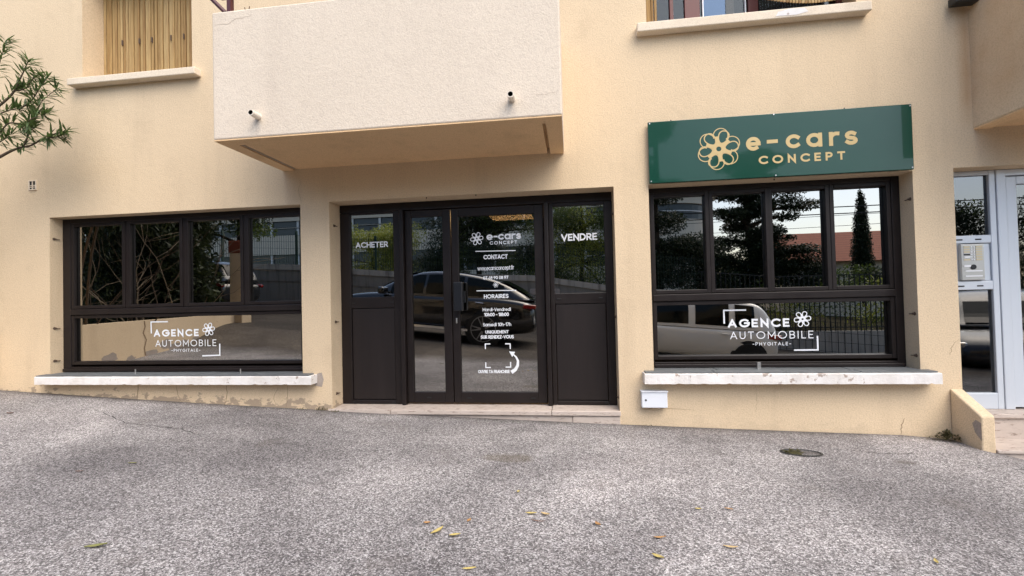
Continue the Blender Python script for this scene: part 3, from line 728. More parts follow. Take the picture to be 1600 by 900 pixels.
def emblem(cx, cz, r, y, parent, m_, rot=8, fine=True):
    b = MB(); lw = r * (.066 if fine else .13)
    for k in range(6):
        th = math.radians(rot + 60 * k)
        ux, uz = math.cos(th), math.sin(th); vx, vz = -uz, ux
        # teardrop window outlined by a broad stroke: the spokes form between neighbours
        pts = []
        for i in range(30):
            t = 2 * math.pi * i / 30
            a = .585 + .30 * math.cos(t); wv = .28 * math.sin(t) * (.80 + .20 * math.cos(t))
            pts.append((cx + r * (a * ux + wv * vx), cz + r * (a * uz + wv * vz)))
        ribbon(b, pts, lw * .75, y - .0001 * (k % 3), True)
        if fine:
            pts = []
            th2 = th + math.radians(13); ux2, uz2 = math.cos(th2), math.sin(th2)
            for i in range(17):
                t = math.radians(-118 + 236 * i / 16)
                a = .64 + .335 * math.cos(t); wv = .33 * math.sin(t)
                pts.append((cx + r * (a * ux2 - wv * uz2), cz + r * (a * uz2 + wv * ux2)))
            ribbon(b, pts, lw * .62, y - .0004 - .0001 * (k % 3))
        # spoke between windows
        tp = th + math.radians(30); sx, sz = math.cos(tp), math.sin(tp)
        n = len(b.v)
        w0, w1 = .105 * r, .06 * r
        b.quad((cx + .17 * r * sx - w0 * sz, y - .0007, cz + .17 * r * sz + w0 * sx), (cx + .17 * r * sx + w0 * sz, y - .0007, cz + .17 * r * sz - w0 * sx),
               (cx + .60 * r * sx + w1 * sz, y - .0007, cz + .60 * r * sz - w1 * sx), (cx + .60 * r * sx - w1 * sz, y - .0007, cz + .60 * r * sz + w1 * sx))
    ribbon(b, A_(cx, cz, r * .19, r * .19, 0, 360, 18), r * .15, y - .0009, True)
    return b.build('emblem', m_, parent)
def strokes(lst, w_, y, parent, m_, name):
    b = MB()
    for i, s in enumerate(lst): ribbon(b, s, w_, y - .0001 * (i % 3))
    return b.build(name, m_, parent)
WV = M['white_vinyl']
yD = YF + .004 + .022 - .0012; D = D2
for s, a, c, zb, ht, wt in [("e-cars", -.841, -.487, 1.832, .078, .20), ("CONCEPT", -.809, -.527, 1.785, .033, .2), ("CONTACT", -.876, -.629, 1.637, .045, .2), ("www.ecarsconcept.fr", -.941, -.566, 1.525, .044, .13),
        ("07 68 90 08 97", -.884, -.627, 1.431, .033, .2), ("HORAIRES", -.882, -.629, 1.237, .042, .2), ("Mardi-Vendredi", -.898, -.609, 1.107, .034, .15), ("10h00 - 18h00", -.883, -.630, 1.055, .036, .2),
        ("Samedi 10h-17h", -.898, -.609, .954, .035, .16), ("UNIQUEMENT", -.874, -.637, .880, .032, .2), ("SUR RENDEZ-VOUS", -.924, -.586, .828, .035, .2), ("OUVRE TA FRANCHISE", -.959, -.637, .479, .032, .2)]:
    lettering(s, a, c, zb, ht, wt, yD, D, WV)
emblem(-.942, 1.852, .074, yD, D, WV, fine=False); emblem(-.757, 1.374, .030, yD, D, WV, fine=False)
strokes([[(-.955, 1.722), (-.550, 1.716)], [(-.954, 1.318), (-.553, 1.313)]], .009, yD, D, WV, 'rule_line')
bk = .046
strokes([[(-.879 + bk, .775), (-.879, .775), (-.879, .775 - bk)], [(-.624 - bk, .774), (-.624, .774), (-.624, .774 - bk)], [(-.879 + bk, .536), (-.879, .536), (-.879, .536 + bk)], [(-.624 - bk, .539), (-.624, .539), (-.624, .539 + bk)]], .011, yD, D, WV, 'corner_bracket')
ar = MB(); cen = [(-.618, .487), (-.578, .512), (-.553, .553), (-.548, .600), (-.566, .640), (-.592, .664)]
for i in range(len(cen) - 1):
    w0, w1 = .038 - .005 * i, .038 - .005 * (i + 1)
    def nrm(j):
        p, q = cen[max(j - 1, 0)], cen[min(j + 1, len(cen) - 1)]; l = math.hypot(q[0] - p[0], q[1] - p[1]); return (-(q[1] - p[1]) / l, (q[0] - p[0]) / l)
    n0, n1 = nrm(i), nrm(i + 1)
    ar.quad((cen[i][0] + n0[0] * w0 / 2, yD, cen[i][1] + n0[1] * w0 / 2), (cen[i][0] - n0[0] * w0 / 2, yD, cen[i][1] - n0[1] * w0 / 2), (cen[i+1][0] - n1[0] * w1 / 2, yD, cen[i+1][1] - n1[1] * w1 / 2), (cen[i+1][0] + n1[0] * w1 / 2, yD, cen[i+1][1] + n1[1] * w1 / 2))
ar.poly([(-.636, yD, .697), (-.575, yD, .692), (-.606, yD, .640)])
ar.build('arrow', WV, D)
yS = YF + .002 + .022 - .0012
lettering("ACHETER", -2.248, -1.891, 1.803, .060, .2, yS, SP1, WV); lettering("VENDRE", -.083, .270, 1.792, .070, .2, yS, SP2, WV)
y1 = .13 + .04 - .0012; y2 = .163 + .055 - .0012
lettering("AGENCE", -4.586, -4.039, 0.903, 0.078, 0.22, y1, W1, WV); lettering("AUTOMOBILE", -4.567, -3.830, 0.793, 0.071, 0.11, y1, W1, WV); lettering("-PHYGITALE-", -4.371, -4.022, 0.735, 0.031, 0.14, y1, W1, WV)
strokes([[(-4.418, 1.067), (-4.62, 1.067), (-4.617, 0.947)], [(-3.992, 0.688), (-3.789, 0.693), (-3.789, 0.81)]], .014, y1, W1, WV, 'corner_bracket')
emblem(-3.919, 0.975, .080, y1, W1, WV, fine=False)
lettering("AGENCE", 1.470, 2.017, 0.906, 0.079, 0.22, y2, W2, WV); lettering("AUTOMOBILE", 1.487, 2.222, 0.796, 0.070, 0.11, y2, W2, WV); lettering("-PHYGITALE-", 1.686, 2.025, 0.733, 0.031, 0.14, y2, W2, WV)
strokes([[(1.631, 1.07), (1.437, 1.07), (1.437, 0.951)], [(2.057, 0.687), (2.257, 0.688), (2.257, 0.81)]], .014, y2, W2, WV, 'corner_bracket')
emblem(2.133, 0.975, .082, y2, W2, WV, fine=False)

# ------------------------------------------------------------------ sign
sign = thing('shop_sign', 'glossy green sign board with gold emblem and lettering above the right shop window', 'sign', (1.845, -.05, 2.54))
L0 = (1.845, -.05, 2.54)
MB().box(.741, 2.947, -.05, -.022, 2.258, 2.824).build('sign_board', M['sign'], sign, bevel=.004, loc=L0)
lb = MB()
yS = -.0512
def sub(o): 
    for v_ in o.data.vertices: v_.co.x -= L0[0]; v_.co.y -= L0[1]; v_.co.z -= L0[2]
    return o
for ch, a, c in (('e', 1.592, 1.710), ('-', 1.765, 1.858), ('c', 1.925, 2.040), ('a', 2.094, 2.222), ('r', 2.280, 2.365), ('s', 2.406, 2.510)):
    sub(lettering(ch, a, c - .0005, 2.502, .166, .195, yS, sign, M['gold_vinyl']))
sub(lettering("CONCEPT", 1.692, 2.405, 2.376, .074, .22, yS, sign, M['gold_vinyl']))
sub(emblem(1.356, 2.536, .192, yS, sign, M['gold_vinyl']))
for x, z in ((.757, 2.808), (.757, 2.275), (2.932, 2.808), (2.932, 2.275), (1.83, 2.814), (1.83, 2.270)):
    MB().tube([(x, -.0505, z), (x, -.055, z)], .006, 8).build('screw', M['steel'], sign, loc=L0)
for x, z in ((.95, 2.828), (2.42, 2.828)): MB().tube([(x, -.036, z - .004), (x, -.036, z + .006)], .006, 6).build('screw', M['black'], sign, loc=L0)

# ------------------------------------------------------------------ utility box
ub = thing('utility_box', 'small white metal box with a round lock, low on the wall under the right sill', 'box', (.724, -.04, .21))
MB().box(.612, .838, -.075, -.0005, .211, .352).build('box_body', M['white_box'], ub, bevel=.006, loc=(.724, -.04, .21))
MB().box(.606, .844, -.084, -.0005, .3525, .362).build('box_lid', M['white_box'], ub, bevel=.003, loc=(.724, -.04, .21))
MB().tube([(.648, -.0752, .282), (.648, -.080, .282)], .008, 12).build('lock', M['black'], ub, loc=(.724, -.04, .21))

# ------------------------------------------------------------------ residents' entrance
ent = MB(); y0, y1_ = .15, .22
ent.box(3.286, 3.33, y0, y1_, .166, 2.261); ent.box(3.672, 3.722, y0, y1_, .166, 2.261)
ent.box(3.33, 3.672, y0, y1_, 2.222, 2.261); ent.box(3.33, 3.672, y0, y1_, 1.622, 1.692); ent.box(3.33, 3.672, y0, y1_, 1.212, 1.288); ent.box(3.33, 3.672, y0, y1_, .166, .306)
ent.box(3.725, 3.80, y0 - .008, y1_, .166, 2.261); ent.box(3.80, 5.198, y0, y1_, 2.205, 2.261); ent.box(4.95, 5.198, y0, y1_, .166, 2.205)
EN = ent.build('entrance_screen', M['alu'], bld, bevel=.005); EN['label'] = 'pale blue aluminium entrance screen at the right edge'
for a, z0, z1 in ((0, 1.692, 2.222), (0, .306, 1.212)): pane(3.33, 3.672, z0, z1, y0 + .03, EN, M['glass_clear'])
for z in (1.655, 1.245):
    for x in (3.42, 3.57): MB().box(x - .025, x + .025, y0 - .003, y0 + .001, z - .006, z + .006).build('drain_cap', M['gasket'], EN, bevel=.002)
ed = MB().ring(3.806, 4.945, .182, 2.198, .085, .09, .14, .07, y0 + .006, y1_).build('entrance_door', M['alu'], bld, bevel=.005)
ed['label'] = 'pale aluminium glazed door cut by the right edge of the view'
pane(3.893, 4.853, .324, 2.126, y0 + .03, ed, M['glass_clear'])
LI = (3.51, .13, 1.45)
ic = thing('intercom', 'steel intercom panel with name tags set in the pale entrance frame', 'intercom', LI)
MB().box(3.332, 3.670, .165, .185, 1.290, 1.620).build('back_plate', M['alu'], ic, bevel=.004, loc=LI)
MB().box(3.415, 3.598, .132, .164, 1.296, 1.614).build('face_plate', M['steel'], ic, bevel=.005, loc=LI)
for i in range(6):
    z = 1.583 - i * .0225
    if i != 4: MB().box(3.437, 3.484, .128, .1315, z, z + .013).build('name_tag', M['cream_tag'] if i not in (3,) else M['black'], ic, loc=LI)
    else: MB().box(3.440, 3.488, .128, .1315, z, z + .014).build('name_tag', M['white_plastic'], ic, loc=LI)
    MB().box(3.532, 3.580, .128, .1315, z - .001, z + .014).build('name_tag', M['cream_tag'], ic, loc=LI)
    for x in (3.497, 3.518): MB().tube([(x, .1315, z + .006), (x, .127, z + .006)], .0055, 8).build('button', M['white_plastic'], ic, loc=LI)
MB().tube([(3.508, .1315, 1.412), (3.508, .126, 1.412)], .022, 16).build('camera_lens', M['black'], ic, loc=LI)
for z in (1.372, 1.327): MB().box(3.444, 3.578, .129, .1315, z, z + .011).build('name_tag', M['white_plastic'], ic, loc=LI)
MB().box(3.435, 3.490, .128, .1315, 1.412, 1.430).build('name_tag', M['white_plastic'], ic, loc=LI)

# side wall of the steps and the steps
rw = MB(); x0, x1 = 3.184, 3.283; yf = -.30
pr = [(-.002, .376), (yf, .214), (yf, -.45), (-.002, -.45)]
prr = [(x0, *p) for p in pr]; prl = [(x1, *p) for p in pr]
rw.poly(prr[::-1]); rw.poly(prl)
for k in range(4): rw.quad(prr[k], prr[(k + 1) % 4], prl[(k + 1) % 4], prl[k])
LR = (3.23, -.15, -.1)
rwo = rw.build('step_side_wall', M['wall'], None, bevel=.012, weld=True, loc=LR)
tag(rwo, 'short sloping peach wall with chipped edge beside the entrance steps', 'wall')
bp = MB(); q = [(-.298, .02), (-.24, .07), (-.215, .14), (-.25, .175), (-.299, .16), (-.299, .0)]
bp.poly([(x0 - .0015, *p) for p in q][::-1]); bp.build('bare_patch', M['patch'], rwo, loc=LR)
st = thing('entrance_steps', 'pale stone steps up to the grey entrance door', 'steps', (4.2, -.1, -.2))
LS = (4.2, -.1, -.2)
MB().box(3.286, 5.195, -.018, .30, .126, .164).build('tread', M['stone'], st, bevel=.008, loc=LS)
MB().box(3.286, 5.195, .004, .28, -.35, .124).build('riser', M['stone'], st, loc=LS)
MB().box(3.286, 6.2, -.31, .003, -.075, -.045).build('tread', M['stone'], st, bevel=.008, loc=LS)
MB().box(3.286, 6.2, -.292, .002, -.45, -.077).build('riser', M['stone'], st, loc=LS)
# wall lamp just at the top edge
wl = thing('wall_lamp', 'dark lamp bracket on the wall at the top right edge', 'lamp', (3.36, -.06, 3.66))
MB().box(3.27, 3.46, -.12, -.03, 3.632, 3.70).build('lamp_body', M['iron'], wl, bevel=.01, loc=(3.36, -.06, 3.66))
MB().box(3.31, 3.40, -.03, -.0005, 3.66, 3.76).build('bracket', M['iron'], wl, loc=(3.36, -.06, 3.66))

# ------------------------------------------------------------------ plants
def leaf_blade(b, p, d, up, L, W, mi=0, fold=.15):
    d = d.normalized(); s = d.cross(up)
    if s.length < 1e-4: s = d.orthogonal()
    s.normalize(); n = s.cross(d)
    q = [p, p + d * L * .3 + s * W * .45 - n * fold * W, p + d * L * .7 + s * W * .38 - n * (fold * W + L * .05), p + d * L - n * L * .13, p + d * L * .7 - s * W * .38 - n * (fold * W + L * .05), p + d * L * .3 - s * W * .45 - n * fold * W]
    k = len(b.v); b.v += [tuple(v_) for v_ in q]
    b.f.append((k, k + 1, k + 2, k + 3, k + 4, k + 5)); b.mi.append(mi)
def smooth_path(pts, n=5):
    P = [Vector(p) for p in pts]; out = []
    for i in range(len(P) - 1):
        p0, p1, p2, p3 = P[max(i - 1, 0)], P[i], P[i + 1], P[min(i + 2, len(P) - 1)]
        for k in range(n):
            t = k / n
            out.append(.5 * ((2 * p1) + (p2 - p0) * t + (2 * p0 - 5 * p1 + 4 * p2 - p3) * t * t + (3 * p1 - p0 - 3 * p2 + p3) * t ** 3))
    out.append(P[-1]); return out
OL = (-7.05, -1.2, .36)
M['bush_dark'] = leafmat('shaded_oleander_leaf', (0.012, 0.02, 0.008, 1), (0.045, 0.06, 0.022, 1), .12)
ole = thing('oleander_bush', 'green oleander with narrow leaves reaching into view at the upper left', 'bush', OL)
rr = random.Random(3)
stems = [  # limbs that reach over in front of the wall
    [(-7.0, -1.0, .4), (-6.7, -.8, 1.6), (-6.1, -.55, 2.5), (-5.61, -.5, 2.768), (-5.41, -.5, 2.839), (-5.25, -.5, 2.86), (-5.07, -.5, 2.937), (-4.89, -.48, 2.985)],
    [(-5.41, -.5, 2.84), (-5.33, -.5, 2.87), (-5.23, -.52, 3.018), (-5.19, -.5, 3.17), (-5.12, -.5, 3.291), (-4.95, -.5, 3.40)],
    [(-7.0, -1.1, .4), (-6.5, -.8, 2.0), (-5.9, -.6, 2.95), (-5.51, -.5, 3.353), (-5.378, -.5, 3.528), (-5.281, -.5, 3.70)],
    [(-5.9, -.6, 2.95), (-5.61, -.52, 3.18), (-5.394, -.5, 3.235), (-5.20, -.45, 3.22)],
    [(-6.1, -.6, 2.7), (-5.8, -.5, 3.4), (-5.62, -.5, 3.70), (-5.55, -.5, 3.92)],
    [(-5.23, -.52, 3.02), (-5.14, -.6, 3.06), (-5.02, -.55, 3.13)], [(-5.39, -.5, 3.23), (-5.25, -.5, 3.30), (-5.13, -.52, 3.40), (-5.06, -.5, 3.52)],
    [(-5.07, -.5, 2.937), (-4.97, -.55, 2.90), (-4.90, -.5, 2.93)], [(-5.45, -.5, 3.42), (-5.38, -.45, 3.46), (-5.20, -.5, 3.56)],
    [(-5.62, -.5, 3.0), (-5.5, -.5, 3.10), (-5.38, -.45, 3.08), (-5.27, -.5, 3.05)], [(-5.9, -.6, 2.75), (-5.66, -.5, 2.90), (-5.5, -.5, 2.97)]]
tb = MB(); lfb = MB()
for k, s in enumerate(stems):
    P = smooth_path(s, 5); n = len(P)
    thick = .020 if k in (0, 2) else .009
    tb.tube(P, [max(.003, thick * (1 - .82 * i / (n - 1))) for i in range(n)], 6)
    dens = 5 if len(s) > 5 else 6
    for i in range(n):
        if P[i].x < -6.0 or i < n * .18 and len(s) <= 5 and k in (1,): continue
        if k == 0 and i < n * .72: continue
        dr = (P[min(i + 1, n - 1)] - P[max(i - 1, 0)]).normalized()
        for w_i in range(dens + (6 if i > n - 3 else 0)):
            p = P[i] + dr * rr.uniform(-.02, .02)
            rad = Vector((rr.gauss(0, 1), rr.gauss(0, 1), rr.gauss(0, 1))); rad = (rad - dr * rad.dot(dr)).normalized()
            dd = dr * rr.uniform(.25, 1.0) + rad * rr.uniform(.5, 1.0) + Vector((0, 0, rr.uniform(-.35, .15)))
            leaf_blade(lfb, p, dd, Vector((0, 0, 1)), rr.uniform(.08, .145), rr.uniform(.014, .022))
# the body of the bush behind the low wall at the left, seen only in the glass
tw = MB()
for i in range(34):
    y = rr.uniform(-5.6, -.6); x = -6.75 + (y + .9) * .37 - rr.uniform(.2, 1.3)
    P = [Vector((x, y, .4))]
    d = Vector((rr.uniform(-.25, .35), rr.uniform(-.3, .3), 1))
    for k in range(9):
        d = (d + Vector((rr.uniform(-.35, .35), rr.uniform(-.35, .35), rr.uniform(-.1, .1)))).normalized(); P.append(P[-1] + d * rr.uniform(.25, .36))
    (tb if i % 3 else tw).tube(smooth_path(P, 2), [.013 * (1 - .045 * q_) for q_ in range(19)], 5)
    if i % 3 == 0:
        for q_ in range(5):
            p = P[rr.randint(2, 8)]; dd = Vector((rr.uniform(-.2, 1), rr.uniform(-1, 1), rr.uniform(-.2, .8))).normalized()
            tw.tube([p, p + dd * .3 + Vector((0, 0, .02)), p + dd * .7 + Vector((rr.uniform(-.1, .1), rr.uniform(-.1, .1), rr.uniform(-.1, .2)))], [.007, .005, .002], 4)
lfb2 = MB()
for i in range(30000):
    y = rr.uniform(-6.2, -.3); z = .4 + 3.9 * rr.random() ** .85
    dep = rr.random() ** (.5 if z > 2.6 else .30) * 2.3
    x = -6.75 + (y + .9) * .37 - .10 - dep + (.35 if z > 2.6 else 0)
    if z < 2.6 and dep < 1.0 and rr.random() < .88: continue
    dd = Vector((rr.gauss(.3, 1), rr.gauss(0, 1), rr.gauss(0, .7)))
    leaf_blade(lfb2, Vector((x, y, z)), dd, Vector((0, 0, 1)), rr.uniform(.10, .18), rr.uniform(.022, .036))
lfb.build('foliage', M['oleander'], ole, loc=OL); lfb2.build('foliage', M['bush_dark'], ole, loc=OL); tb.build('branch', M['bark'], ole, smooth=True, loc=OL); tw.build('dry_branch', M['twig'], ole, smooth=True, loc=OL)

wd = thing('weed_plant', 'small dark green weed growing against the foot of the sloping step wall', 'plant', (3.1, -.07, -.05))
wb = MB()
for i in range(420):
    a = rr.uniform(0, 6.28); rad = abs(rr.gauss(0, .055)); h = max(0, .085 - rad * .6) * rr.random() ** .5
    p = Vector((3.085 + rad * 1.35 * math.cos(a), -.085 + .5 * rad * math.sin(a), -.045 + h))
    leaf_blade(wb, p, Vector((rr.gauss(0, 1), rr.gauss(0, 1) - .3, rr.uniform(0, 1))), Vector((0, 0, 1)), rr.uniform(.014, .028), rr.uniform(.008, .014))
wb.build('foliage', M['weed'], wd, loc=(3.1, -.07, -.05))
def tuft(x, y, n, hh):
    b = MB(); z = gz(x, y)
    for i in range(n):
        p = Vector((x + rr.gauss(0, .03), y + rr.uniform(-.01, .01), z - .005))
        leaf_blade(b, p, Vector((rr.gauss(0, .6), rr.gauss(-.2, .3), 1)), Vector((0, -1, 0)), rr.uniform(.3, 1) * hh, .005)
    o = b.build('grass_tuft', M['weed'], loc=(x, y, z)); return o
for (x, y, n, hh, lab) in ((-2.53, -.015, 16, .075, 'tallest tuft of dry weeds at the wall corner left of the doorstep'), (-2.37, -.045, 22, .035, 'low green weeds in the joint at the left end of the doorstep'), (-2.72, -.012, 14, .03, 'short dark weeds at the wall foot under the left sill end'), (.70, -.012, 12, .025, 'tiny weeds at the wall foot below the white box')):
    tag(tuft(x, y, n, hh), lab, 'weeds')
# water valve cover sunk in the asphalt
zc = gz(1.70, -.63)
vc = thing('valve_cover', 'oval water valve cover sunk in the asphalt, half filled with leaf litter', 'cover', (1.70, -.63, zc))
sl = -.03
def ell(a, rx, ry, dz=0): return (1.70 + rx * math.cos(a), -.63 + ry * math.sin(a), zc + dz + sl * rx * math.cos(a))
rb = MB(); n = 28
for k in range(n):
    a, c = 2 * math.pi * k / n, 2 * math.pi * (k + 1) / n
    rb.quad(ell(a, .150, .085, .006), ell(c, .150, .085, .006), ell(c, .135, .072, .009), ell(a, .135, .072, .009))
    rb.quad(ell(a, .135, .072, .009), ell(c, .135, .072, .009), ell(c, .130, .068, .0015), ell(a, .130, .068, .0015))
rb.build('rim', M['iron'], vc, loc=(1.70, -.63, zc))
rb = MB(); rb.poly([ell(2 * math.pi * k / n, .132, .070, .003) for k in range(n)]); rb.build('lid', M['asphalt'], vc, loc=(1.70, -.63, zc))
rb = MB()
for i in range(70):
    a = rr.uniform(1.7, 4.6); q = rr.random() ** .5
    p = Vector(ell(a, .125 * q, .06 * q, .006)); leaf_blade(rb, p, Vector((rr.gauss(0, 1), rr.gauss(0, 1), .25)), Vector((0, 0, 1)), .03, .014)
rb.build('leaf_litter', M['weed'], vc, loc=(1.70, -.63, zc))

# fine cracks in the old asphalt
for pts in ([(2.75, -.62), (3.0, -.80), (3.3, -.86), (3.7, -1.05)], [(1.95, -.50), (2.3, -.56), (2.6, -.52)], [(-4.4, -.55), (-3.9, -.80), (-3.3, -.86), (-2.9, -1.05)], [(.9, -.30), (1.0, -.62), (1.3, -.95)]):
    b = MB(); P = []
    for (xa, ya), (xb, yb) in zip(pts, pts[1:]):
        for k in range(8): t = k / 8; P.append((xa + (xb - xa) * t + rr.uniform(-.012, .012), ya + (yb - ya) * t + rr.uniform(-.012, .012)))
    for (xa, ya), (xb, yb) in zip(P, P[1:]):
        w_ = rr.uniform(.0015, .0045); b.quad((xa, ya - w_, gz(xa, ya) + .003), (xb, yb - w_, gz(xb, yb) + .003), (xb, yb + w_, gz(xb, yb) + .003), (xa, ya + w_, gz(xa, ya) + .003))
    b.build('crack', M['hole'], FC)
# fallen leaves, each its own shape and place
LV = [(-.681, -2.186, .085, .024, 60, 'yellow', 'large curved bright yellow leaf on the asphalt, nearest group'), (-.756, -2.113, .035, .02, 10, 'orange', 'small curled orange leaf left of the big yellow leaf'),
      (-.551, -2.054, .035, .018, 70, 'orange', 'small orange-brown leaf behind the big yellow leaf'), (-.586, -2.209, .055, .02, 20, 'yellow', 'torn yellow leaf right of the big curved one'),
      (-.341, -1.661, .03, .018, 80, 'yellow', 'tiny yellow leaf farthest back in the middle of the forecourt'), (-.242, -1.927, .06, .018, 5, 'yellow', 'slim ochre leaf, left of a close pair'),
      (-.167, -1.923, .05, .02, -20, 'tan', 'pale tan leaf, right of a close pair'), (-.202, -2.007, .075, .010, -12, 'brown', 'dark curled leaf lying just in front of a close pair'),
      (.104, -1.995, .04, .022, -50, 'orange', 'orange leaf alone right of the middle'), (-.457, -2.472, .06, .016, 15, 'yellow', 'yellow leaf at the bottom edge of the view'),
      (.661, -1.737, .035, .016, 0, 'yellow', 'small yellow leaf, left of two in the right half'), (.829, -1.713, .045, .014, -20, 'orange', 'thin orange leaf, right of two in the right half'),
      (.393, -2.086, .06, .016, 12, 'orange', 'curved orange leaf right of the middle, near the camera'), (.353, -2.259, .055, .022, -30, 'yellow', 'yellow leaf with dark tip near the bottom right of the middle'),
      (.704, -2.127, .065, .016, -6, 'tan', 'wide tan leaf in the lower right half'), (1.563, -2.128, .045, .016, 70, 'yellow', 'yellow leaf at the lower right'),
      (-5.116, -.776, .05, .03, 30, 'brown', 'dark brown leaf at the far left edge'), (-2.944, -1.636, .06, .016, 5, 'green', 'greenish leaf at the left, beyond the others'),
      (-3.127, -1.822, .05, .012, 10, 'brown', 'thin reddish brown leaf at the left'), (-2.147, -2.561, .085, .026, 25, 'green', 'two-lobed olive green leaf at the lower left')]
for x, y, L, W, ang, colr, lab in LV:
    z = gz(x, y) + .006; b = MB(); a = math.radians(ang); n = 8; rows = []
    curl = rr.uniform(.10, .3) * (1.6 if colr == 'brown' else 1); bend = rr.uniform(-.25, .25)
    ca, sa = math.cos(a), math.sin(a)
    for i in range(n + 1):
        t = i / n - .5; ww = W * .5 * max(.06, math.cos(t * math.pi) ** .8) * rr.uniform(.85, 1.1); row = []
        for s in (-1, 0, 1):
            u, v_ = t * L, s * ww + bend * L * (t * t - .1)
            row.append((x + u * ca - v_ * sa, y + u * sa + v_ * ca, z + abs(s) * W * .22 + (4 * t * t) * L * curl * .35))
        rows.append(row)
    for i in range(n):
        for k in range(2): b.quad(rows[i][k], rows[i + 1][k], rows[i + 1][k + 1], rows[i][k + 1])
    tag(b.build('fallen_leaf', LEAFCOL[colr], loc=(x, y, z)), lab, 'leaf', 'fallen leaves on the asphalt')

# ------------------------------------------------------------------ across the forecourt (seen in the glass)
# low wall with pillar at the left
LW0 = Vector((-6.36, -.05, 0)); LW1 = Vector((-8.15, -5.6, 0))
d = (LW1 - LW0).normalized(); nn = Vector((-d.y, d.x, 0)); nn = nn if nn.x < 0 else -nn
lw = MB()
a0, a1 = LW0, LW1; b0, b1 = LW0 + nn * .2, LW1 + nn * .2
def vz(v_, z): return (v_.x, v_.y, z)
lw.quad(vz(a0, -.1), vz(a1, -.1), vz(a1, 1.0), vz(a0, 1.0)); lw.quad(vz(b0, -.1), vz(b1, -.1), vz(b1, 1.0), vz(b0, 1.0))
lw.quad(vz(a0, 1.0), vz(a1, 1.0), vz(b1, 1.0), vz(b0, 1.0)); lw.quad(vz(a0, -.1), vz(b0, -.1), vz(b0, 1.0), vz(a0, 1.0)); lw.quad(vz(a1, -.1), vz(b1, -.1), vz(b1, 1.0), vz(a1, 1.0))
gw = thing('garden_wall', 'low peach garden wall with a taller pillar at its end, left of the forecourt', 'wall')
lw.build('wall_panel', M['wall'], gw, weld=True)
e = LW1
MB().box(e.x - .12, e.x + .19, e.y - .32, e.y + .02, -.1, 2.48).build('pillar', M['wall'], gw, bevel=.01)
MB().box(e.x - .14, e.x + .21, e.y - .34, e.y + .04, 2.482, 2.78).build('pillar_cap', M['brick_red'], gw, bevel=.02)
ck = MB()
def on_wall(t, z): p = LW0 + (LW1 - LW0) * t - nn * .002; return (p.x, p.y, z)
cp = [(.36, 1.0), (.365, .9), (.355, .8), (.37, .68), (.36, .55), (.365, .42)]
for (t0, z0), (t1, z1) in zip(cp, cp[1:]): ck.quad(on_wall(t0, z0), on_wall(t0 + .006, z0), on_wall(t1 + .006, z1), on_wall(t1, z1))
ck.build('crack', M['crack'], gw)
for t_, z_, sx, sz in ((.22, .50, .03, .07), (.30, .42, .02, .05), (.40, .45, .035, .06), (.47, .55, .03, .10), (.52, .48, .04, .09), (.58, .52, .03, .06), (.66, .56, .03, .05)):
    pb = MB(); pb.poly([on_wall(t_ + sx * (.7 + .5 * rr.random()) * math.cos(a_), z_ + sz * (.6 + .6 * rr.random()) * math.sin(a_)) for a_ in [i * math.pi / 5 for i in range(10)]]); pb.build('bare_patch', M['patch'], gw)

# street retaining wall with pale coping and wire fence
rwx = [-30, -24, -18, -14, -12, -9.8, -7.9, -6.3, -5.5, -3.5, -1.2, 0, 1.1, 2.84, 4.2]
sw_ = thing('retaining_wall', 'grey concrete retaining wall with pale coping along the far side of the street', 'wall', (-5, -11, 0))
LRW = (-5, -11, 0)
b = MB(); c = MB()
for x0_, x1_ in zip(rwx, rwx[1:]):
    t0, t1 = lerp_tab(WALLTOP, x0_), lerp_tab(WALLTOP, x1_)
    b.quad((x0_, -11, zs(x0_) - .4), (x1_, -11, zs(x1_) - .4), (x1_, -11, t1 - .2), (x0_, -11, t0 - .2))
    b.quad((x0_, -11, t0 - .62), (x1_, -11, t1 - .62), (x1_, -10.97, t1 - .62), (x0_, -10.97, t0 - .62))
    b.quad((x0_, -10.97, t0 - .62), (x1_, -10.97, t1 - .62), (x1_, -10.97, t1 - .2), (x0_, -10.97, t0 - .2))
    pts = [(-10.93, -.2), (-10.93, 0), (-11.3, 0), (-11.3, -.2)]
    for (ya, da), (yb, db) in zip(pts, pts[1:] + pts[:1]):
        c.quad((x0_, ya, t0 + da), (x1_, ya, t1 + da), (x1_, yb, t1 + db), (x0_, yb, t0 + db))
b.quad((4.2, -11, -1), (4.2, -11.3, -1), (4.2, -11.3, 1.04), (4.2, -11, 1.04))
b.build('wall_panel', M['concrete'], sw_, loc=LRW); c.build('coping', M['coping'], sw_, loc=LRW)
rs = random.Random(11)
for i in range(4):
    for j in range(6):
        x = -1.5 + i * .27 + (j % 2) * .1; z = .12 + j * .235
        q = MB().box(x, x + rs.uniform(.2, .25), -10.99, -10.93 - rs.uniform(0, .03), z, z + rs.uniform(.17, .215)).build('stone', M['stone'], sw_, bevel=.03, loc=LRW)
wf = thing('wire_fence', 'dark green welded wire fence standing on the retaining wall', 'fence', (-5, -11.12, 2.2))
LWF = (-5, -11.12, 2.2)
b = MB(); x = -24
while x < 4.1:
    t = lerp_tab(WALLTOP, x); b.box(x, x + .010, -11.125, -11.115, t, t + 1.15); x += .09
for k in range(5):
    for x0_, x1_ in zip(rwx[1:], rwx[2:]):
        t0, t1 = lerp_tab(WALLTOP, x0_), lerp_tab(WALLTOP, x1_)
        b.tube([(x0_, -11.12, t0 + .1 + .25 * k), (x1_, -11.12, t1 + .1 + .25 * k)], .006, 4)
o = b.build('wire_mesh', M['green_post'], wf, loc=LWF); o['kind'] = 'stuff'
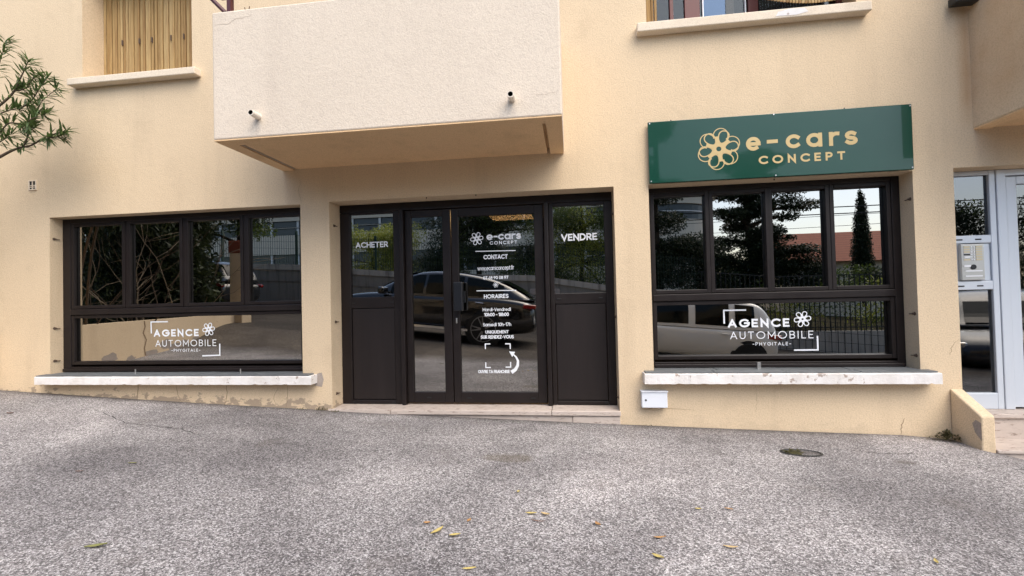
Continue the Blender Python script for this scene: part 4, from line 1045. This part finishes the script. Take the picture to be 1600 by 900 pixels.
for x in range(-22, 5, 3):
    t = lerp_tab(WALLTOP, x); MB().box(x - .035, x + .035, -11.16, -11.09, t, t + 1.25).build('post', M['green_post'], wf, loc=LWF)
# low pale wall with iron fence at the right
lx = [4.2, 6.6, 9.9, 16, 30]
lo = thing('low_street_wall', 'low pale wall under the iron fence across the street', 'wall', (9, -11, -.5)); LLO = (9, -11, -.5)
b = MB()
for x0_, x1_ in zip(lx, lx[1:]):
    t0, t1 = lerp_tab(LOWTOP, x0_), lerp_tab(LOWTOP, x1_)
    b.quad((x0_, -11, -3), (x1_, -11, -3), (x1_, -11, t1), (x0_, -11, t0)); b.quad((x0_, -11, t0), (x1_, -11, t1), (x1_, -11.25, t1), (x0_, -11.25, t0))
b.build('wall_panel', M['coping'], lo, loc=LLO)
fb = thing('iron_fence', 'dark iron fence of upright bars across the street', 'fence', (9, -11.12, .8)); LFB = (9, -11.12, .8)
b = MB()
for x0_, x1_ in zip(lx[:4], lx[1:4]):
    t0, t1 = lerp_tab(LOWTOP, x0_), lerp_tab(LOWTOP, x1_)
    for hh in (.12, 1.78): b.tube([(x0_, -11.12, t0 + hh), (x1_, -11.12, t1 + hh)], .022, 4)
b.build('rail', M['iron'], fb, loc=LFB)
proto = None; x = 4.3
pm = MB().box(-.012, .012, -.012, .012, 0, 1.78).build('baluster', M['iron'], fb)
first = True
while x < 15.8:
    q = pm if first else pm.copy()
    if not first: COL.objects.link(q); q.parent = fb
    q.location = (x - LFB[0], 0, lerp_tab(LOWTOP, x) - LFB[2]); first = False; x += .15
mf = thing('mesh_barrier', 'wire mesh barrier standing in front of the low pale wall', 'fence', (9, -10.8, -.7)); LMF = (9, -10.8, -.7)
b = MB(); x = 5.2
while x < 12.5:
    g = zs(x); b.box(x, x + .014, -10.81, -10.796, g + .02, g + 1.0); x += .19
for k in (.05, .35, .65, .97): b.tube([(5.2, -10.80, zs(5.2) + k), (12.5, -10.80, zs(12.5) + k)], .008, 4)
o = b.build('wire_mesh', M['iron'], mf, loc=LMF); o['kind'] = 'stuff'

# trees across the street
def crown(blobs, per_m2, leaf, mi_range, rr_, flat=1.0):
    b = MB()
    for (cx, cy, cz, rx, ry, rz) in blobs:
        n = int(per_m2 * rx * rz * 4); tone = rr_.choice(mi_range)
        for i in range(n):
            v_ = Vector((rr_.gauss(0, 1), rr_.gauss(0, 1), rr_.gauss(0, 1))).normalized() * (rr_.random() ** .45)
            p = Vector((cx + v_.x * rx, cy + v_.y * ry, cz + v_.z * rz))
            dd = Vector((rr_.gauss(0, 1), rr_.gauss(0, 1), rr_.gauss(0, 1) * flat - .1)); up = Vector((rr_.gauss(0, .5), rr_.gauss(0, .5), 1))
            leaf_blade(b, p, dd, up, leaf * rr_.uniform(.7, 1.3), leaf * rr_.uniform(.35, .6), tone)
    return b
def tree(name, label, loc, blobs, trunk_h, trunk_r, per, leaf, mats, group=None, flat=1.0, seed=1, limbs=True):
    R = random.Random(seed); t = thing(name, label, 'tree', loc, group=group)
    c = crown(blobs, per, leaf, list(range(len(mats))), R, flat); c.build('crown', mats, t, loc=loc)
    tk = MB(); base = Vector(loc)
    P = [base + Vector((0, 0, -.3)), base + Vector((R.uniform(-.1, .1), 0, trunk_h * .35)), base + Vector((R.uniform(-.15, .15), 0, trunk_h * .7)), base + Vector((0, 0, trunk_h))]
    tk.tube(smooth_path(P, 4), [trunk_r * (1 - .065 * i) for i in range(13)], 8)
    if limbs:
        for bl in blobs[::2]:
            hz = min(trunk_h * .9, max(trunk_h * .25, bl[2] - loc[2] - .3)); p = base + Vector((0, 0, hz))
            q = Vector(bl[:3]); tk.tube([p, (p + q) / 2 + Vector((0, 0, .1)), q], [trunk_r * .45, trunk_r * .28, .02], 5)
    tk.build('trunk', M['bark_dark'], t, smooth=True, loc=loc); return t
R = random.Random(21)
def cone_blobs(x, y, z0, z1, r0, r1, n, R, spread=1.0):
    out = []
    for i in range(n):
        t = (i + R.random()) / n; z = z0 + (z1 - z0) * t; r = (r0 + (r1 - r0) * t); a = R.uniform(0, 6.28)
        out.append((x + math.cos(a) * r * .62 * spread, y + math.sin(a) * r * .5, z, r * R.uniform(.45, .7), r * .5, r * R.uniform(.16, .30) + .12))
    return out
CN = [M['conifer'], M['conifer'], M['hedge']]
R = random.Random(101)
pads = []
for i in range(40):
    z = 1.0 + 5.3 * i / 39; hw = 1.05 if z < 3.4 else .95
    pads.append((6.75 + R.uniform(-hw, hw), -13.6 + R.uniform(-.5, .5), z, R.uniform(.45, .75), .5, R.uniform(.16, .30)))
pads += [(6.2, -13.6, 1.2, .9, .6, .5), (7.2, -13.6, 1.6, .9, .6, .5), (6.6, -13.6, 2.3, 1.0, .6, .5), (7.5, -13.6, 2.7, .7, .6, .5), (6.8, -13.6, 3.2, .9, .6, .4), (6.9, -13.6, 4.2, .8, .6, .4), (6.8, -13.6, 5.0, .9, .6, .4),
    (7.9, -13.5, 4.55, .8, .6, .24), (8.5, -13.5, 4.35, .75, .5, .18), (8.1, -13.5, 5.0, .9, .6, .22), (8.0, -13.5, 4.0, .55, .5, .18), (9.0, -13.5, 4.5, .35, .3, .10), (5.75, -13.6, 3.2, .5, .4, .18), (5.6, -13.6, 4.3, .35, .3, .10), (5.5, -13.6, 2.5, .5, .4, .3),
    (8.5, -13.4, 1.5, 1.0, .5, .4), (8.6, -13.4, 2.7, .7, .5, .25), (7.7, -13.4, 2.2, .8, .5, .5), (9.2, -13.4, 1.5, .5, .4, .3), (6.0, -13.5, 1.9, .8, .5, .5), (5.5, -13.5, 1.4, .7, .5, .4), (8.2, -13.4, 2.75, .6, .5, .22), (8.7, -13.4, 2.35, .6, .5, .20), (8.2, -13.4, 2.0, .8, .5, .35), (8.05, -13.4, 3.2, .28, .3, .14), (9.0, -13.4, 2.0, .5, .4, .25)]
R = random.Random(102)
tree('cedar_tree', 'broad dark cedar with layered limbs behind the street fence, opposite the right window', (6.8, -13.6, .0), pads, 6.0, .20, 1500, .10, [M['conifer']], flat=.5, seed=3)
R = random.Random(103)
tree('cedar_tree', 'tall dark tree behind the street wall, opposite the left part of the right window', (3.3, -13.2, .9), cone_blobs(2.85, -13.2, 1.4, 8.5, 1.3, 1.15, 26, R) + [(4.6, -13, 2.6, 1.2, .9, .9), (5.0, -13, 1.6, 1.2, .9, .8), (4.0, -13, 3.0, .8, .8, .4)], 7.5, .2, 1500, .10, [M['conifer']], flat=.7, seed=4)
R = random.Random(104)
tree('broadleaf_tree', 'dark leafy tree behind the wire fence, opposite the shop door', (-3.6, -13.2, 2.0), [(-3.3 + R.uniform(-2.3, 2.2), -13.2 + R.uniform(-.6, .6), 2.2 + R.random() * 3.4, R.uniform(.55, .9), .8, R.uniform(.4, .7)) for _ in range(62)], 4.2, .12, 520, .09, [M['conifer'], M['conifer'], M['hedge']], seed=5)
R = random.Random(105)
tree('lime_bush', 'yellow-green bush behind the wire fence, opposite the left side panel', (-7.9, -12.8, 2.2), [(-7.9 + R.uniform(-1.7, 1.7), -12.8 + R.uniform(-.5, .5), 2.2 + R.random() * 1.7, R.uniform(.5, .8), .6, R.uniform(.4, .6)) for _ in range(26)], 2.0, .05, 520, .08, [M['hedge_lime']], seed=6)
R = random.Random(106)
tree('broadleaf_tree', 'green bushy tree behind the wire fence, opposite the right side panel', (.4, -12.8, 1.6), [(.4 + R.uniform(-1.6, 1.6), -12.8 + R.uniform(-.5, .5), 1.6 + R.random() * 2.9, R.uniform(.5, .85), .6, R.uniform(.4, .7)) for _ in range(42)], 3.4, .09, 520, .08, [M['hedge'], M['hedge'], M['hedge_lime']], seed=7)
R = random.Random(107)
tree('broadleaf_tree', 'dark green tree overhanging the garden wall at the left', (-10.6, -9.0, .8), [(-9.9 + R.uniform(-1.5, 1.2), -8.2 + R.uniform(-1.0, .8), 3.3 + R.random() * 2.2, R.uniform(.5, .8), .7, R.uniform(.3, .55)) for _ in range(26)], 3.8, .14, 420, .10, [M['hedge'], M['conifer']], seed=8)
R = random.Random(108)
tree('broadleaf_tree', 'dark bushy tree at the far right across the street', (16.0, -15.5, -1.0), [(15.9 + R.uniform(-2.0, 2.8), -15.3 + R.uniform(-.6, .6), -.4 + R.random() * 4.5, R.uniform(.6, 1.0), .8, R.uniform(.5, .8)) for _ in range(44)], 3.6, .16, 300, .11, [M['conifer'], M['conifer'], M['hedge']], seed=15)
R = random.Random(109)
tree('laurel_tree', 'dense dark laurel behind the garden wall, left of the forecourt', (-12.6, -6.0, .6), [(lambda y: (-9.62 + (y + 6) * .85 - R.random() ** 1.9 * 3.4, y, .7 + R.random() * 4.4, R.uniform(.45, .75), .7, R.uniform(.45, .7)))(R.uniform(-7.4, -4.4)) for _ in range(135)], 3.6, .14, 330, .14, [M['bush_dark']], seed=18)
R = random.Random(110)
hb = [(x, -12.0 + R.uniform(-.3, .3), lerp_tab(LOWTOP, x) + .2 + R.random() * 1.3, .6, .4, .5) for x in [5 + .33 * i for i in range(34)]]
t = thing('hedge', 'yellow-green hedge behind the iron fence across the street', 'hedge', (10, -12, -.2))
crown(hb, 200, .10, [0, 0, 1], random.Random(9)).build('foliage', [M['hedge'], M['hedge_lime']], t, loc=(10, -12, -.2))
R = random.Random(111)
cyb = []
for i in range(20):
    q = i / 19; cyb.append((16.2 + R.uniform(-.08, .08), -23.2, 1.6 + 4.9 * q, .62 * (1 - q) ** .6 + .08, .5 * (1 - q) ** .6 + .06, .36))
R = random.Random(112)
tree('cypress_tree', 'slim dark pointed cypress in front of the red roof', (16.2, -23.2, .5), cyb, 5.4, .12, 1600, .10, [M['conifer']], seed=10, limbs=False)
R = random.Random(113)
t = thing('shrub', 'green shrubs at the foot of the cypress', 'bush', (16.2, -22, 1.0))
crown([(14 + R.uniform(0, 5), -22 + R.uniform(-.5, .5), 1.0 + R.random() * 1.3, .7, .5, .5) for _ in range(16)], 120, .16, [0, 0, 1], random.Random(12)).build('foliage', [M['hedge'], M['conifer']], t, loc=(16.2, -22, 1.0))

# house with the red roof
hs_ = thing('house', 'low house with a red tiled roof beyond the cypress', 'house', (18, -28, 0))
LH = (18, -28, 0)
MB().box(13.6, 22, -31, -25.6, -.5, 3.0).build('wall', M['pale_render'], hs_, loc=LH)
b = MB(); b.quad((13.0, -25.0, 2.9), (22.6, -25.0, 2.9), (22.6, -28.3, 5.0), (13.8, -28.3, 5.0)); b.quad((13.0, -31.6, 2.9), (22.6, -31.6, 2.9), (22.6, -28.3, 5.0), (13.8, -28.3, 5.0)); b.poly([(13.0, -25, 2.9), (13.8, -28.3, 5.0), (13.0, -31.6, 2.9)])
b.build('roof', M['tiles'], hs_, loc=LH)
for x in (15, 18, 21): MB().box(x, x + 1, -25.62, -25.55, 1.2, 2.4).build('window', M['win_dark'], hs_, loc=LH)
# pale office building with ribbon windows and rounded end
of = thing('office_building', 'long pale office building with ribbon windows and a rounded end', 'building', (-10, -28, 0)); LO = (-10, -28, 0)
def outline(r):
    return [(-34, -25.5)] + [(6.3 + (3.6 + r) * math.sin(t), -29.1 + (3.6 + r) * math.cos(t)) for t in [math.pi / 2 * i / 10 for i in range(11)]] + [(9.9 + r, -36)]
def band(z0, z1, off, m_, name):
    b = MB(); P = outline(off); P[0] = (-34, -25.5 + off)
    for (x0_, y0_), (x1_, y1__) in zip(P, P[1:]): b.quad((x0_, y0_, z0), (x1_, y1__, z0), (x1_, y1__, z1), (x0_, y0_, z1))
    Q = outline(off - .3)
    for z in (z0, z1):
        for i in range(len(P) - 1): b.quad((*P[i], z), (*P[i + 1], z), (*Q[i + 1], z), (*Q[i], z))
    return b.build(name, m_, of, loc=LO)
band(-2, 3.1, 0, M['pale_render'], 'wall'); band(4.6, 5.95, 0, M['pale_render'], 'wall'); band(6.95, 7.7, 0, M['pale_render'], 'wall')
band(3.1, 4.6, -.18, M['win_dark'], 'window_band'); band(5.95, 6.95, -.18, M['win_dark'], 'window_band')
for z in (3.75, 6.45): band(z, z + .07, -.10, M['white_trim'], 'window_bar')
for x in range(-33, 5, 2):
    for z0, z1 in ((3.1, 4.6), (5.95, 6.95)): MB().box(x - .08, x + .08, -25.66, -25.58, z0 + .002, z1 - .002).build('window_post', M['white_trim'], of, loc=LO)
b = MB(); P = outline(.35); P[0] = (-34, -25.15); b.poly([(x, y, 7.702) for x, y in P] + [(-34, -36, 7.702)]); b.poly([(x, y, 7.9) for x, y in P] + [(-34, -36, 7.9)])
for (x0_, y0_), (x1_, y1__) in zip(P, P[1:]): b.quad((x0_, y0_, 7.702), (x1_, y1__, 7.702), (x1_, y1__, 7.9), (x0_, y0_, 7.9))
b.build('roof', M['white_trim'], of, loc=LO)
# overhead cables on poles
for i, (z0, z1, rad) in enumerate(((4.62, 4.55, .022), (4.36, 4.30, .022), (3.9, 4.5, .010), (3.3, 4.2, .010))):
    b = MB(); n = 24
    b.tube([(-22 + 54 * k / n, -15.2 - .1 * i, (z0 + (z1 - z0) * k / n) - .25 * (1 - (2 * k / n - 1) ** 2) + .2 + (1.2 if k < 8 else 1.2 * max(0, (12 - k) / 4))) for k in range(n + 1)], rad, 5)
    tag(b.build('overhead_cable', M['iron']), ['thick upper overhead cable across the street', 'thick second overhead cable across the street', 'thin overhead cable below the thick pair', 'thin lowest overhead cable across the street'][i], 'cable', 'overhead cables')
for x in (-22, 32):
    tag(MB().tube([(x, -15.4, -2), (x, -15.4, 7.5)], [.16, .11], 10).build('utility_pole', M['bark'], smooth=True), 'wooden utility pole far to the %s beyond the street' % ('left' if x < 0 else 'right'), 'pole', 'utility poles')

# ------------------------------------------------------------------ cars
def car(name, label, loc, rot, paint, L, Wd, prof, gh, wheel_x, wr, glass_x, tail_z, spokes=5, rim=None):
    """x runs from the tail (0) to the nose (L); prof: lower body (x, top, half width, bottom); gh: greenhouse (x, roof, half width base, half width roof, base)"""
    t = thing(name, label, 'car', loc, rot)
    def section(x, top, hw, zb):
        return [(x, 0, zb), (x, hw * .86, zb), (x, hw * .97, zb + .10), (x, hw, zb + (top - zb) * .36), (x, hw * 1.0, zb + (top - zb) * .62), (x, hw * .965, zb + (top - zb) * .86), (x, hw * .90, top - .01), (x, hw * .6, top + .012), (x, 0, top + .02)]
    def loft(secs):
        b = MB(); k = len(secs[0])
        for s in (1, -1):
            base = len(b.v)
            for sec in secs: b.v += [(p[0], s * p[1], p[2]) for p in sec]
            for i in range(len(secs) - 1):
                for j in range(k - 1):
                    q = (base + i * k + j, base + i * k + j + 1, base + (i + 1) * k + j + 1, base + (i + 1) * k + j)
                    b.f.append(q if s > 0 else q[::-1]); b.mi.append(0)
            for e in (0, len(secs) - 1):
                b.f.append(tuple(base + e * k + j for j in range(k))); b.mi.append(0)
        return b
    def dens(tab, n=4):
        out = []
        for a, c in zip(tab, tab[1:]):
            for i in range(n):
                u = i / n; out.append(tuple(a[j] + (c[j] - a[j]) * u for j in range(len(a))))
        out.append(tab[-1]); return out
    o = loft([section(*p) for p in prof]).build('body', paint, t, smooth=True, weld=True)
    ss = o.modifiers.new('sub', 'SUBSURF'); ss.levels = 1; ss.render_levels = 2
    def gsec(x, zr, wb, wt, zb):
        hh = max(.01, zr - zb); return [(x, wb, zb - .02), (x, wb * .985, zb + .04 * hh), (x, (wb + wt) / 2 + .015, zb + .5 * hh), (x, wt, zr - .10 * hh), (x, wt * .86, zr - .01 * hh), (x, wt * .45, zr + .01), (x, 0, zr + .018)]
    o = loft([gsec(*g) for g in gh]).build('cabin', paint, t, smooth=True, weld=True)
    ss = o.modifiers.new('sub', 'SUBSURF'); ss.levels = 1; ss.render_levels = 2
    def gat(x):
        for a, c in zip(gh, gh[1:]):
            if a[0] <= x <= c[0]: u = (x - a[0]) / (c[0] - a[0]); return [a[j] + (c[j] - a[j]) * u for j in range(5)]
    for s in (1, -1):
        for x0_, x1_ in glass_x:
            b = MB(); n = 8; rows = []
            for i in range(n + 1):
                x = x0_ + (x1_ - x0_) * i / n; g_ = gat(x); hh = g_[1] - g_[4]; row = []
                for u in (.07, .5, .84):
                    q = gsec(*g_); yy = (q[1][1] + (q[2][1] - q[1][1]) * (u - .04) / .46) if u <= .5 else q[2][1] + (q[3][1] - q[2][1]) * (u - .5) / .4
                    row.append((x, s * (yy + .006), g_[4] + u * hh))
                rows.append(row)
            for i in range(n):
                for j in range(2): b.quad(rows[i][j], rows[i + 1][j], rows[i + 1][j + 1], rows[i][j + 1])
            b.build('side_window', M['car_glass'], t, smooth=True)
    # windscreen and rear window
    for part, xa, xb in (('rear_window', gh[0][0] + .06, gh[0][0] + (gh[2][0] - gh[0][0]) * .88), ('windscreen', gh[-3][0] + (gh[-1][0] - gh[-3][0]) * .12, gh[-1][0] - .06)):
        b = MB(); rows = []
        for i in range(7):
            x = xa + (xb - xa) * i / 6; g_ = gat(x); rows.append([(x, yy * g_[3] * .82, g_[1] + .028) for yy in (-1, -.5, 0, .5, 1)])
        for i in range(6):
            for j in range(4): b.quad(rows[i][j], rows[i + 1][j], rows[i + 1][j + 1], rows[i][j + 1])
        b.build(part, M['car_glass'], t, smooth=True)
    hw = Wd / 2
    for x in wheel_x:
        for s in (1, -1):
            b = MB(); b.tube([(x, s * (hw - .25), wr), (x, s * (hw - .004), wr)], wr + .055, 24); b.build('wheel_arch', M['tyre'], t, smooth=False)
            b = MB(); b.tube([(x, s * (hw - .20), wr), (x, s * (hw + .004), wr), (x, s * (hw + .012), wr)], [wr, wr, wr - .02], 28)
            wh = b.build('wheel', M['tyre'], t)
            b = MB(); y_ = s * (hw + .016); r0 = wr * .78
            for k in range(32):
                a, c_ = 2 * math.pi * k / 32, 2 * math.pi * (k + 1) / 32
                b.quad((x + r0 * math.cos(a), y_, wr + r0 * math.sin(a)), (x + r0 * math.cos(c_), y_, wr + r0 * math.sin(c_)), (x + r0 * .92 * math.cos(c_), y_, wr + r0 * .92 * math.sin(c_)), (x + r0 * .92 * math.cos(a), y_, wr + r0 * .92 * math.sin(a)))
            for k in range(spokes):
                for da in (-.12, .12):
                    a = 2 * math.pi * k / spokes + da; c_ = 2 * math.pi * k / spokes + da * 1.6
                    ux, uz = math.cos(a), math.sin(a); vx, vz_ = math.cos(c_), math.sin(c_)
                    b.quad((x + .18 * r0 * ux - .018 * uz, y_ + s * .001, wr + .18 * r0 * uz + .018 * ux), (x + .18 * r0 * ux + .018 * uz, y_ + s * .001, wr + .18 * r0 * uz - .018 * ux), (x + .93 * r0 * vx + .012 * vz_, y_ + s * .001, wr + .93 * r0 * vz_ - .012 * vx), (x + .93 * r0 * vx - .012 * vz_, y_ + s * .001, wr + .93 * r0 * vz_ + .012 * vx))
            b.build('rim', rim or M['rim'], wh)
    for s in (1, -1):
        b = MB(); b.box(0, .30, s * hw * .88 - .06, s * hw * .88 + .06, tail_z - .05, tail_z + .05)
        q = b.build('tail_lamp', M['tail_red'], t, bevel=.03)
        b = MB(); b.box(L - .62, L - .12, s * hw * .80 - .08, s * hw * .80 + .08, tail_z - .22, tail_z - .10); b.build('headlight', M['chrome'], t, bevel=.04)
        mx = gh[-1][0] - .42
        b = MB(); b.box(mx, mx + .16, s * (hw * .92) - .02 if s > 0 else s * (hw + .20), s * (hw + .20) if s > 0 else s * (hw * .92) + .02, gh[-1][4] - .02, gh[-1][4] + .14); b.build('mirror', paint, t, bevel=.05)
        for hx in ((glass_x[0][0] + glass_x[0][1]) / 2 + .05, (glass_x[1][0] + glass_x[1][1]) / 2 - .25):
            MB().tube([(hx - .09, s * (hw + .012), gh[0][4] - .13), (hx + .09, s * (hw + .012), gh[0][4] - .12)], .014, 6).build('door_handle', M['chrome'] if paint is not M['car_white'] else paint, t)
    MB().box(-.012, .0, -.26, .26, tail_z - .30, tail_z - .19).build('number_plate', M['plate'], t)
    MB().box(.7, L - .9, -hw - .004, -hw + .03, prof[2][3] + .01, prof[2][3] + .06).build('side_skirt', M['chrome'] if paint is M['car_black'] else M['black'], t)
    MB().box(.7, L - .9, hw - .03, hw + .004, prof[2][3] + .01, prof[2][3] + .06).build('side_skirt', M['chrome'] if paint is M['car_black'] else M['black'], t)
    return t
tilt = -.0997
SUVP = [(0.0, .72, .70, .42), (.06, .98, .86, .34), (.35, 1.06, .955, .28), (.9, 1.09, .985, .25), (1.6, 1.06, .985, .24), (2.8, 1.03, .98, .24), (3.5, 1.02, .975, .24), (3.9, .99, .97, .25), (4.5, .90, .94, .27), (4.8, .78, .82, .30), (4.93, .60, .66, .36)]
SUVG = [(.16, 1.09, .74, .60, 1.06), (.55, 1.30, .82, .66, 1.06), (1.0, 1.49, .86, .68, 1.05), (1.7, 1.58, .89, .68, 1.03), (2.3, 1.60, .90, .68, 1.01), (2.8, 1.55, .90, .67, 1.0), (3.3, 1.36, .89, .68, .99), (3.85, 1.03, .84, .74, .99)]
car('parked_suv', 'black coupe SUV parked along the street, reflected in the shop door', (-.80, -6.02, .075), (0, tilt, math.radians(183)), M['car_black'], 4.93, 1.97, SUVP, SUVG, (1.12, 4.02), .37, ((.78, 1.62), (1.70, 2.55), (2.62, 3.40)), .93)
HP = [(0.0, .62, .66, .40), (.05, .86, .80, .30), (.3, .93, .865, .24), (.9, .93, .885, .22), (1.8, .91, .885, .21), (2.8, .90, .88, .21), (3.2, .88, .87, .22), (3.7, .80, .84, .24), (4.0, .68, .74, .28), (4.1, .52, .6, .34)]
HG = [(.06, .97, .74, .62, .92), (.20, 1.22, .79, .65, .92), (.36, 1.44, .82, .66, .92), (.60, 1.50, .82, .66, .92), (1.2, 1.52, .82, .64, .91), (2.0, 1.50, .82, .62, .90), (2.5, 1.36, .81, .62, .89), (2.95, 1.05, .79, .66, .89), (3.25, .92, .74, .68, .88)]
GX = ((.55, .93), (1.05, 1.72), (1.86, 2.72))
car('parked_hatchback', 'cream white hatchback parked along the street, reflected in the right window', (4.18, -6.05, -.53), (0, tilt, math.radians(180)), M['car_white'], 4.1, 1.76, HP, HG, (.64, 3.28), .32, GX, .80, rim=M['tyre'])
car('parked_hatchback', 'dark grey hatchback parked up the street, half hidden behind the pillar', (-10.35, -8.7, 1.0), (0, tilt, math.radians(186)), M['car_grey'], 4.1, 1.76, HP, HG, (.72, 3.28), .32, GX, .80)
c4 = car('parked_hatchback', 'dark grey hatchback facing the building, reflected in the entrance glass', (9.2, -7.15, -.30), (0, .03, math.radians(120)), M['car_grey'], 4.1, 1.76, HP, HG, (.72, 3.28), .32, GX, .80)
eb = MB(); y_ = 0
ribbon(eb, [(0, .075), (.045, 0), (0, -.075), (-.045, 0)], .022, 0, True)
eo = eb.build('emblem', M['chrome'], c4); eo.location = (4.10, 0, .60); eo.rotation_euler = (0, 0, math.radians(90))
bpy.context.view_layer.update()
